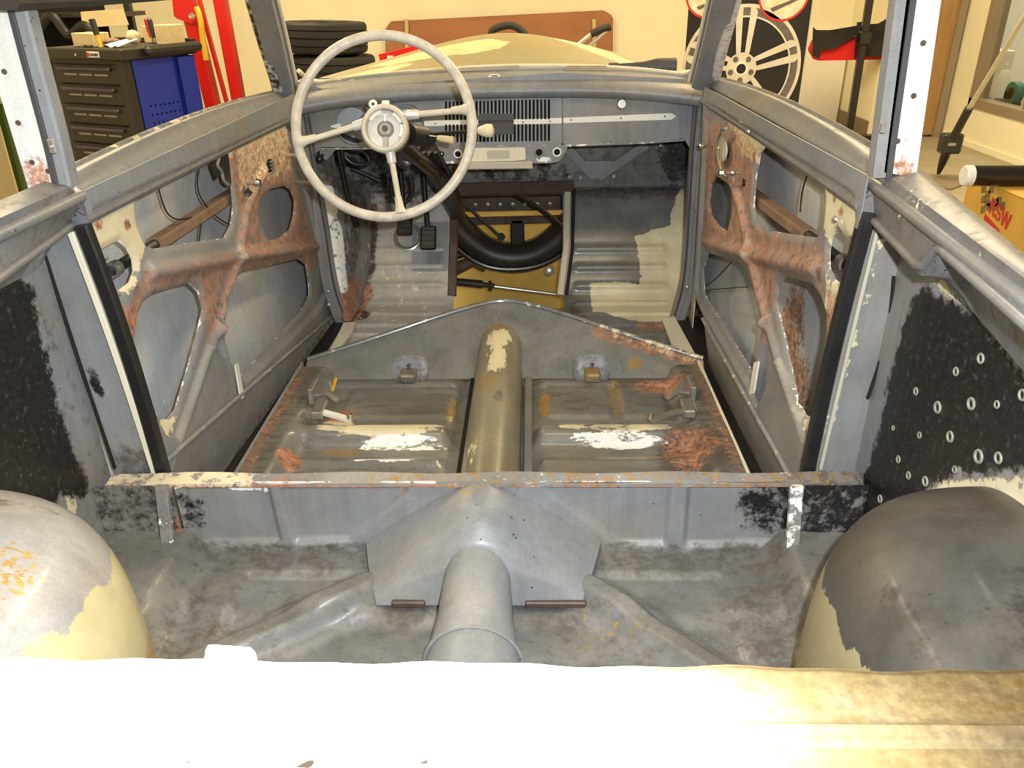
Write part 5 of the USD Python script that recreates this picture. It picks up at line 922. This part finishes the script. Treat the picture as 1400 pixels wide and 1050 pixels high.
# lower switch panel
sp = smooth_poly(D([(581, 200.5), (777, 198.5), (771, 211), (764, 220), (752, 222.5), (606, 223), (596, 219), (588, 210)]), .004)
hl = [circ(603.5, 210.5, 3.2), circ(626, 210.5, 4), circ(737, 208.5, 5.5), circ(761.5, 208, 5)]
yl = YD-.008; pnl = P('switch_panel', plate(sp.difference(shapely.union_all(hl)), ony(yl), .008, .003), 'grey_primer', wear=[('white', line([at(598, 220, y=yl), at(618, 222, y=yl)], .010, .6)), ('white', line([at(735, 219, y=yl), at(752, 219, y=yl)], .012, .62))], label='rounded switch panel below the dashboard')
for p, r, mt in (((603.5, 210.5), .0072, 'chrome'), ((626, 210.5), .0115, 'white_part'), ((761.5, 208), .0118, 'white_part'), ((737, 208.5), .0125, 'grey_primer')): P('switch_rim', torus(at(*p, y=yl-.001), (0, 1, 0), r, .0028, 24, 6), mt, pnl, label='white switch rim' if mt == 'white_part' else None)
P('switch_core', lathe([(.004, 0), (.004, .004), (.0005, .005)], at(603.5, 210.5, y=yl), (0, -1, 0), 10), 'dull_metal', pnl)
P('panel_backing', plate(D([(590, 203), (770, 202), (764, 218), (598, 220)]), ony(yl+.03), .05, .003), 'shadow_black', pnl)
ra = smooth_poly(D([(640, 201.5), (718, 200.5), (719, 217.5), (700, 219), (640, 220)]), .002); P('radio_cover', plate(ra, ony(yl-.004), .012, .004), 'cream_paint', pnl, label='cream cover plate')
P('cover_inset', plate(smooth_poly(D([(666, 204.8), (697, 204.5), (697, 215.7), (666, 216.2)]), .0015), ony(yl-.0055), .012, .0015), 'beige_tray', pnl)
P('panel_shelf', bar([at(636, 226, y=yl+.0), at(728, 225, y=yl+.0)], .03, .022, (0, 0, 1)), 'beige_tray', pnl)
P('panel_bracket', plate(D([(434, 203), (460, 203), (444, 221), (436, 216)]), ony(YD+.02), .012, .003), 'grey_primer')
# ---- steering wheel and column
EL = math.radians(20); N_ = np.array((0.02, -math.cos(EL), math.sin(EL))); N_ /= np.linalg.norm(N_)
WC = at(525, 174, y=1.93); EX = np.array((1, 0, 0))-N_*N_[0]; EX /= np.linalg.norm(EX); EY = np.cross(N_, EX); EY = EY if EY[2] > 0 else -EY
def wp(px, py): return atp(px, py, WC, N_)          # a point of the wheel's plane
RW = .5*(np.linalg.norm(wp(405, 174)-wp(646, 174)))
sw = P('steering_wheel', torus(WC, N_, RW, .0118, 96, 14), 'ivory_chipped', label='ivory three-spoke steering wheel with chipped paint')
def wdir(a): return EX*math.cos(a)+EY*math.sin(a)
for a in (math.radians(189.5), math.radians(11), math.radians(-80)):
    d_ = wdir(a); E0 = WC+d_*RW; H0 = WC-N_*.022+(EY*.030 if math.sin(a) > -.5 else 0*EY); d_ = (E0+N_*0-(H0+N_*.022)); L_ = np.linalg.norm(d_); d_ = d_/L_
    P('spoke', tube([H0+d_*.045, H0+d_*.075, H0+N_*.010+d_*(L_*.8), E0-d_*.004], [.010, .0075, .0068, .0085], 12), 'ivory', sw); P('spoke_sleeve', tube([H0+d_*.052, H0+d_*.080], [.0125, .0105], 14), 'bare_steel', sw, label='bare metal spoke sleeve'); P('spoke_root', tube([E0-d_*.045-N_*.006, E0-d_*.020-N_*.002, E0-d_*.004], [.0085, .0105, .0165], 12), 'ivory', sw)
HB = WC-N_*.03
P('hub', lathe([(.030, -.03), (.052, -.02), (.056, 0), (.056, .020), (.052, .026), (.045, .026), (.043, .018), (.043, .004), (.030, -.002), (.0005, -.002)], HB, N_, 48), 'ivory', sw)
P('hub_cup', lathe([(.043, .004), (.0425, .006), (.032, .001), (.022, -.001), (.0005, -.001)], HB+N_*.002, N_, 40), 'bare_steel', sw, label='bare metal hub cup'); P('hub_boss', lathe([(.020, 0), (.020, .006), (.014, .010), (.010, .010), (.010, .014), (.0005, .014)], HB+N_*.002, N_, 32), 'dull_metal', sw)
P('hub_nut', lathe([(.007, 0), (.007, .006), (.0005, .006)], HB+N_*.015, N_, 6), 'rusty_dark', sw)
P('horn_tab', bar([HB+N_*.008-EY*.018, HB+N_*.010-EY*.044], .012, .006, tuple(N_)), 'dull_metal', sw); P('horn_tab', bar([HB+N_*.008+EY*.018, HB+N_*.010+EY*.032], .006, .004, tuple(N_)), 'white_part', sw); P('horn_tab', bar([HB+N_*.008+EY*.033-EX*.014, HB+N_*.008+EY*.033+EX*.008], .005, .004, tuple(N_)), 'white_part', sw)
for k in range(3): P('cup_stop', bar([HB+N_*.012+wdir(math.radians(q))*.040 for q in np.linspace((-28, 150, 20)[k], (12, 100, 60)[k]*1.0, 8)], .010, .008, tuple(N_)), 'white_part', sw)
P('horn_contact', torus(HB-N_*.002+EY*.060-EX*.030, N_, .007, .0035, 20, 8), 'white_part', sw); P('horn_contact', rbox(HB-N_*.002+EY*.062+EX*.0, (.018, .012, .012), .003), 'white_part', sw)
C1 = at(590, 232, y=2.42); C2 = at(626, 290, y=2.72); co = HB-N_*.05
cl = P('steering_column', tube([HB-N_*.028, HB-N_*.06, HB-N_*.12, lerp(HB-N_*.12, C1, .5)], [.054, .050, .034, .022], 24), 'black_paint', label='black steering column')
P('column_tube', tube([HB-N_*.11, C1, C2], .021, 16), 'black_paint', cl); P('column_bracket', bar([C1+np.array((-.01, .0, .06)), C1+np.array((.02, .05, -.02)), C2], .052, .05), 'black_paint', cl)
for o in (-.018, 0, .018): P('bracket_rib', tube([C1+np.array((o, -.02, .055)), C1+np.array((o+.022, .02, .0)), C2+np.array((o*.8, -.02, .025))], .0055, 8), 'black_paint', cl)
P('bracket_knob', lathe([(.024, 0), (.024, .014), (.014, .018), (.0005, .018)], at(553, 219, y=2.25), (0, -1, .3), 24), 'black_paint', cl)
sh0 = HB-N_*.055+EX*.045; P('lever_housing', tube([sh0, at(578, 186, y=2.06), at(590, 190, y=2.08)], [.026, .026, .018], 16), 'dark_metal', cl)
k0 = at(585, 184, y=2.05); k1 = at(654, 179, y=2.02); k2 = at(674, 178.5, y=2.01); gs = P('gear_lever', tube([k0, lerp(k0, k1, .5), k1], .0045, 10), 'black_paint', label='column gear lever with a pale knob')
P('lever_knob', tube([k1, lerp(k1, k2, .15), lerp(k1, k2, .55), lerp(k1, k2, .9), k2], [.008, .011, .016, .0155, .009], 18), 'knob_ivory', gs, label='cream pear-shaped knob')
j0 = at(586, 187, y=2.03); j1 = at(598, 188.5, y=2.01); j2 = at(620, 192, y=2.0); ts = P('indicator_lever', tube([j0, j1], .005, 10), 'black_paint', label='short indicator lever'); P('lever_tip', tube([j1, lerp(j1, j2, .2), j2], [.006, .0075, .009], 14), 'block_wood', ts, label='pale wooden tip')
# ---- levers, hoses and pedals in the driver's footwell
P('hanging_lever', tube(spline(np.array([at(*p, y=2.62) for p in ((462, 205), (468, 235), (474, 262), (482, 290), (488, 310))]), 24), [.009]*20+[.011]*4, 12), 'black_paint', label='black hanging lever'); P('lever_mount', rbox(at(466, 212, y=2.64), (.02, .03, .09), .004), 'rusty_dark')
lb = P('switch_stalk', tube([at(446, 205, y=2.55), at(437, 218, y=2.5)], .006, 8), 'dark_metal'); P('ball_knob', (lambda b: (b.apply_translation(at(437, 218, y=2.5)), b)[1])(trimesh.creation.icosphere(3, .013)), 'black_paint', lb)
P('hose_loop', tube(spline(np.array([at(*p, y=2.6) for p in ((545, 230), (536, 250), (536, 268), (546, 277), (558, 274), (564, 258), (560, 240))]), 40), .007, 10), 'black_rubber', label='black hose loop')
P('hose_loop', tube(spline(np.array([at(*p, y=2.55) for p in ((480, 205), (500, 210), (504, 220), (480, 222), (472, 214))]), 30), .007, 10), 'black_rubber')
for k, q in enumerate((((543, 296), (563, 296), (563, 322), (545, 322)), ((575, 310), (596, 309), (596, 341), (576, 342)))):
    c = [atp(*p, P0-np.array((0, .10, -.02)), TN) for p in q]; pc = np.mean(c, 0); w_, h_ = np.linalg.norm(c[1]-c[0]), np.linalg.norm(c[2]-c[1])
    pd = P('pedal', rbox((0, 0, 0), (w_, .014, h_), .006), 'black_rubber', label='black rubber %s pedal' % ('brake' if k else 'clutch')) if False else None
    bx_ = rbox((0, 0, 0), (w_, .016, h_), .006); M = np.stack([np.array((1, 0, 0)), -TN, TD], 1); bx_.vertices = bx_.vertices@M.T+pc
    pd = P('pedal', bx_, 'black_rubber', label='black rubber %s pedal pad' % ('brake' if k else 'clutch'))
    for j in range(4): P('pad_rib', bar([pc+TN*.009+TD*h_*(-.33+.22*j)-np.array((w_*.4, 0, 0)), pc+TN*.009+TD*h_*(-.33+.22*j)+np.array((w_*.4, 0, 0))], .006, .004, tuple(TN)), 'black_rubber', pd)
    P('pedal_arm', tube([pc-TN*.006, pc+np.array((-.01, .06, .10)), pc+np.array((-.02, .12, .26))], .009, 10), 'black_paint', pd)
P('pedal_plate', plate([(u, v) for u, v in ((-.33, .12), (-.20, .12), (-.20, .30), (-.33, .30))], lambda u, v, w: P0+np.stack([u, 0*u, 0*u], -1)+v[:, None]*TD+(.006+w)[:, None]*TN, .03, .004), 'grey_primer', label='grey patch plate round the pedals')
c = atp(558, 325, P0, TN); P('floor_grommet', torus(c+TN*.004, TN, .045, .008, 32, 8), 'dull_metal', label='metal ring in the toe board')
# ---- front crossmember and rods seen through the gearbox opening
ye = 3.10
def E_(px, py, y=ye): return at(px, py, y=y)
q = spline(np.array([E_(600, 285), E_(632, 318), E_(662, 342), E_(702, 352), E_(740, 343), E_(772, 318), E_(800, 290)]), 40)
cm = P('front_crossmember', tube(q, .070, 16, flat=.9), 'dark_metal', label='black curved crossmember in the gearbox opening')
P('crossmember_rib', tube(spline(np.array([E_(620, 335, 3.04), E_(660, 362, 3.04), E_(702, 368, 3.04), E_(745, 360, 3.04), E_(780, 340, 3.04)]), 30), .012, 10), 'black_paint', cm)
P('centre_post', bar([E_(707, 300), E_(708, 345)], .055, .04, (0, 1, 0)), 'dark_metal', cm); P('cross_bar', bar([E_(625, 303), E_(700, 301), E_(785, 299)], .016, .03, (0, 0, 1)), 'rusty_dark', cm); P('bar_clamp', rbox(E_(708, 301), (.10, .04, .022), .004), 'rusty_dark', cm)
P('bolt', lathe([(.02, 0), (.02, .012), (.012, .016), (.0005, .016)], E_(751, 370, 2.98), (0, -1, .3), 8), 'dull_metal', cm)
P('diagonal_rod', tube([E_(628, 272, 3.0), E_(684, 324, 3.0)], .007, 8), 'dark_metal'); P('rod_end', lathe([(.014, -.01), (.016, 0), (.014, .01)], E_(685, 324, 3.0), (0, 1, 0), 16), 'dark_metal')
P('hose', tube(spline(np.array([E_(700, 262, 2.95), E_(730, 280, 2.96), E_(770, 312, 2.98)]), 20), .011, 10), 'black_rubber', label='black diagonal hose')
for a, b_, r, m_ in (((618, 385), (660, 389), .016, 'dark_metal'), ((655, 389), (676, 391), .010, 'dark_metal'), ((672, 391), (760, 402), .007, 'dull_metal')): P('track_rod', tube([E_(*a, 2.92), E_(*b_, 2.92)], r, 12), m_)
P('rod_clamp', rbox(E_(670, 391, 2.92), (.014, .03, .035), .003), 'dark_metal'); P('control_arm', tube([E_(612, 372, 3.02), E_(645, 358, 3.06), E_(662, 362, 3.08)], [.03, .022, .03], 12), 'rusty_dark'); P('control_arm', tube([E_(612, 353, 3.06), E_(640, 345, 3.08)], [.018, .014], 12), 'dark_metal')
P('front_panel', plate([E_(618, 268, 3.2)[[0, 2]], E_(780, 266, 3.2)[[0, 2]], E_(780, 287, 3.2)[[0, 2]], E_(620, 290, 3.2)[[0, 2]]], ony(3.2), .03, .01), 'rusty_dark', label='dull front panel strip with rivets')
for k in range(7): P('rivet', lathe([(.010, 0), (.008, .005), (.0005, .006)], E_(650+17*k, 280-k*.2, 3.195), (0, -1, 0), 10), 'dull_metal')
P('front_tray', sheet(quad((-.5, 3.12, .04), (.55, 3.12, .04), (.55, 3.95, .52), (-.5, 3.95, .52), 6, 6), .003), 'ochre_sheet', label='ochre yellow tray in front of the crossmember')
# ---- bonnet seen over the dashboard
xs, ys = np.linspace(-.72, .72, 80), np.linspace(2.675, 3.9, 60)
def bz_(x, y): t = (y-2.675)/.62; return 1.002+.085*np.sin(np.clip(t, 0, 2)*math.pi/2)*np.exp(-(np.abs(x-.0)/.42)**1.9)-.055*np.clip(t-.9, 0, 9)**2-.14*np.abs(x)**2.2-.03*np.exp(-((y-2.69)/.05)**2)*sm(.26, .32, x)
crm = [patch('xy', [(-.40, 2.95), (-.10, 2.90), (.0, 2.95), (.02, 3.05), (-.05, 3.12), (-.3, 3.12), (-.5, 3.1)], .95, .02), patch('xy', [(.17, 3.25), (.26, 3.15), (.40, 2.95), (.52, 2.72), (.62, 2.72), (.50, 3.0), (.30, 3.35)], .95, .02), patch('xy', [(-.70, 2.70), (-.45, 2.72), (-.30, 2.88), (-.34, 2.92), (-.5, 2.95), (-.7, 2.9)], .9, .03)]
P('bonnet', sheet(surf(lambda u, v: np.stack([u, v, bz_(u, v)], -1), xs, ys), .003, toward=(0, 3, 9)), 'hood_paint', wear=[('cream', f) for f in crm], label='matt olive beige bonnet with pale yellow filler patches')
# ---- A pillars and windscreen header side
for s in (-1, 1):
    if s < 0: q = [((389, 122), 2.44), ((376, 66), 2.33), ((361, 8), 2.22), ((350, -30), 2.15)]; se = [((382, 122), 2.42), ((362, 60), 2.31), ((345, 0), 2.2), ((336, -30), 2.14)]
    else: q = [((960, 112), 2.44), ((974, 60), 2.33), ((987, 6), 2.22), ((996, -30), 2.15)]; se = [((976, 108), 2.42), ((988, 60), 2.31), ((1004, 0), 2.2), ((1011, -30), 2.14)]
    c = np.array([at(*p, y=y) for p, y in q]); ap = P('a_pillar', bar(spline(c, 24), .062, .05, (0, 1, 0)), 'grey_primer', wear=[('rust', blob(c[0], .05, .45)), ('cream', line([c[0]+np.array((s*-.03, 0, 0)), c[-1]+np.array((s*-.03, 0, 0))], .012, .6))], label='grey windscreen pillar')
    d_ = np.array([at(*p, y=y) for p, y in se]); P('pillar_seal', bar(spline(d_, 24), .030, .03, (0, 1, 0)), 'pillar_paint', ap, wear=[('black', allover(.54 if s < 0 else .30)), ('rust', allover(.30 if s < 0 else .30))], label='flaking rubber strip beside the pillar')
    f_ = c+np.array((-s*.036, .01, 0)); P('pillar_flange', tube(spline(f_, 20), .005, 8), 'cream_paint', ap)
# ---- rear ledge nearest the camera
xs, ys = np.linspace(-.64, .66, 160), np.concatenate([np.linspace(.10, .30, 12), np.linspace(.305, .432, 60)])
e0, e1 = at(0, 893, z=.80), at(1400, 912, z=.80)
def ledge(u, v):
    ed = np.interp(u, [e0[0], e1[0]], [e0[1], e1[1]])+.0015*np.sin(u*31)+.001*np.sin(u*83)
    y = np.where(v > .385, v*(ed/.432), v); z = .80-.004*sm(.372, .368, v)-.004*sm(.352, .349, v)+.003*np.exp(-((v-.380)/.004)**2)-.004*sm(.424, .432, v)
    return np.stack([u, y, z], -1)
lw = [('cream', lambda W: .80*sm(.10, .30, W[:, 0]+.3*(W[:, 1]-.40))), ('ochre', lambda W: .74*sm(.16, .44, W[:, 0]+.3*(W[:, 1]-.40))), ('grime', blob((.44, .36, .8), (.16, .04, .05), .56)), ('grime', blob((.36, .43, .8), (.16, .022, .03), .50)), ('rust', blob((.22, .435, .8), (.10, .02, .03), .45)), ('grime', line([(.2, .349, .796), (.7, .349, .796)], .004, .5))]
ld = P('rear_ledge', sheet(surf(ledge, xs, ys), .003), 'ledge_paint', wear=lw, label='white cream ledge of the rear window opening, rusty brown at its right end')
q = [(279, 908), (281, 884), (286, 881), (343, 885), (351, 893), (352, 908)]; P('tape_piece', plate([tuple(at(*p, z=.801)[:2]) for p in q], onz(.8012), .01, .001), 'paper', ld, label='small white tape tab on the edge')
P('ledge_drop', sheet(quad((-.64, .428, .795), (.66, .422, .795), (.66, .40, .70), (-.64, .40, .70), 30, 6), .003), 'grey_primer')
for p, r in (((73, 992), 5), ((417, 1040), 10), ((579, 1037), 5), ((256, 1037), 2)):
    c = at(*p, z=.80)[:2]; k = 1e-3*.55*r; P('paint_chip', plate([(c[0]-k, c[1]-.3*k), (c[0]+.1*k, c[1]+.5*k), (c[0]+k, c[1]+.6*k), (c[0]+.7*k, c[1]-.4*k)], onz(.7965 if c[1] < .37 else .8006), .004, .0006), 'rusty_dark', ld)

# ---- a nozzle lying on the cowl
a, b_ = at(833, 93, y=2.715), at(924, 91, y=2.70)
nz_ = thing('vacuum_nozzle', 'dark grey tapered vacuum nozzle lying at the foot of the windscreen', 'nozzle', lerp(a, b_, .5))
part(nz_, 'nozzle_body', tube([a, lerp(a, b_, .38), lerp(a, b_, .52), lerp(a, b_, .70), lerp(a, b_, .76), b_], [.012, .015, .017, .025, .026, .026], 24), 'duct_grey'); part(nz_, 'nozzle_collar', tube([lerp(a, b_, -.01), lerp(a, b_, .13)], .0155, 20), 'duct_grey'); part(nz_, 'nozzle_mouth', lathe([(.022, 0), (.022, .003), (.0005, .003)], b_-np.array((.0015, 0, 0)), b_-a, 20), 'shadow_black')
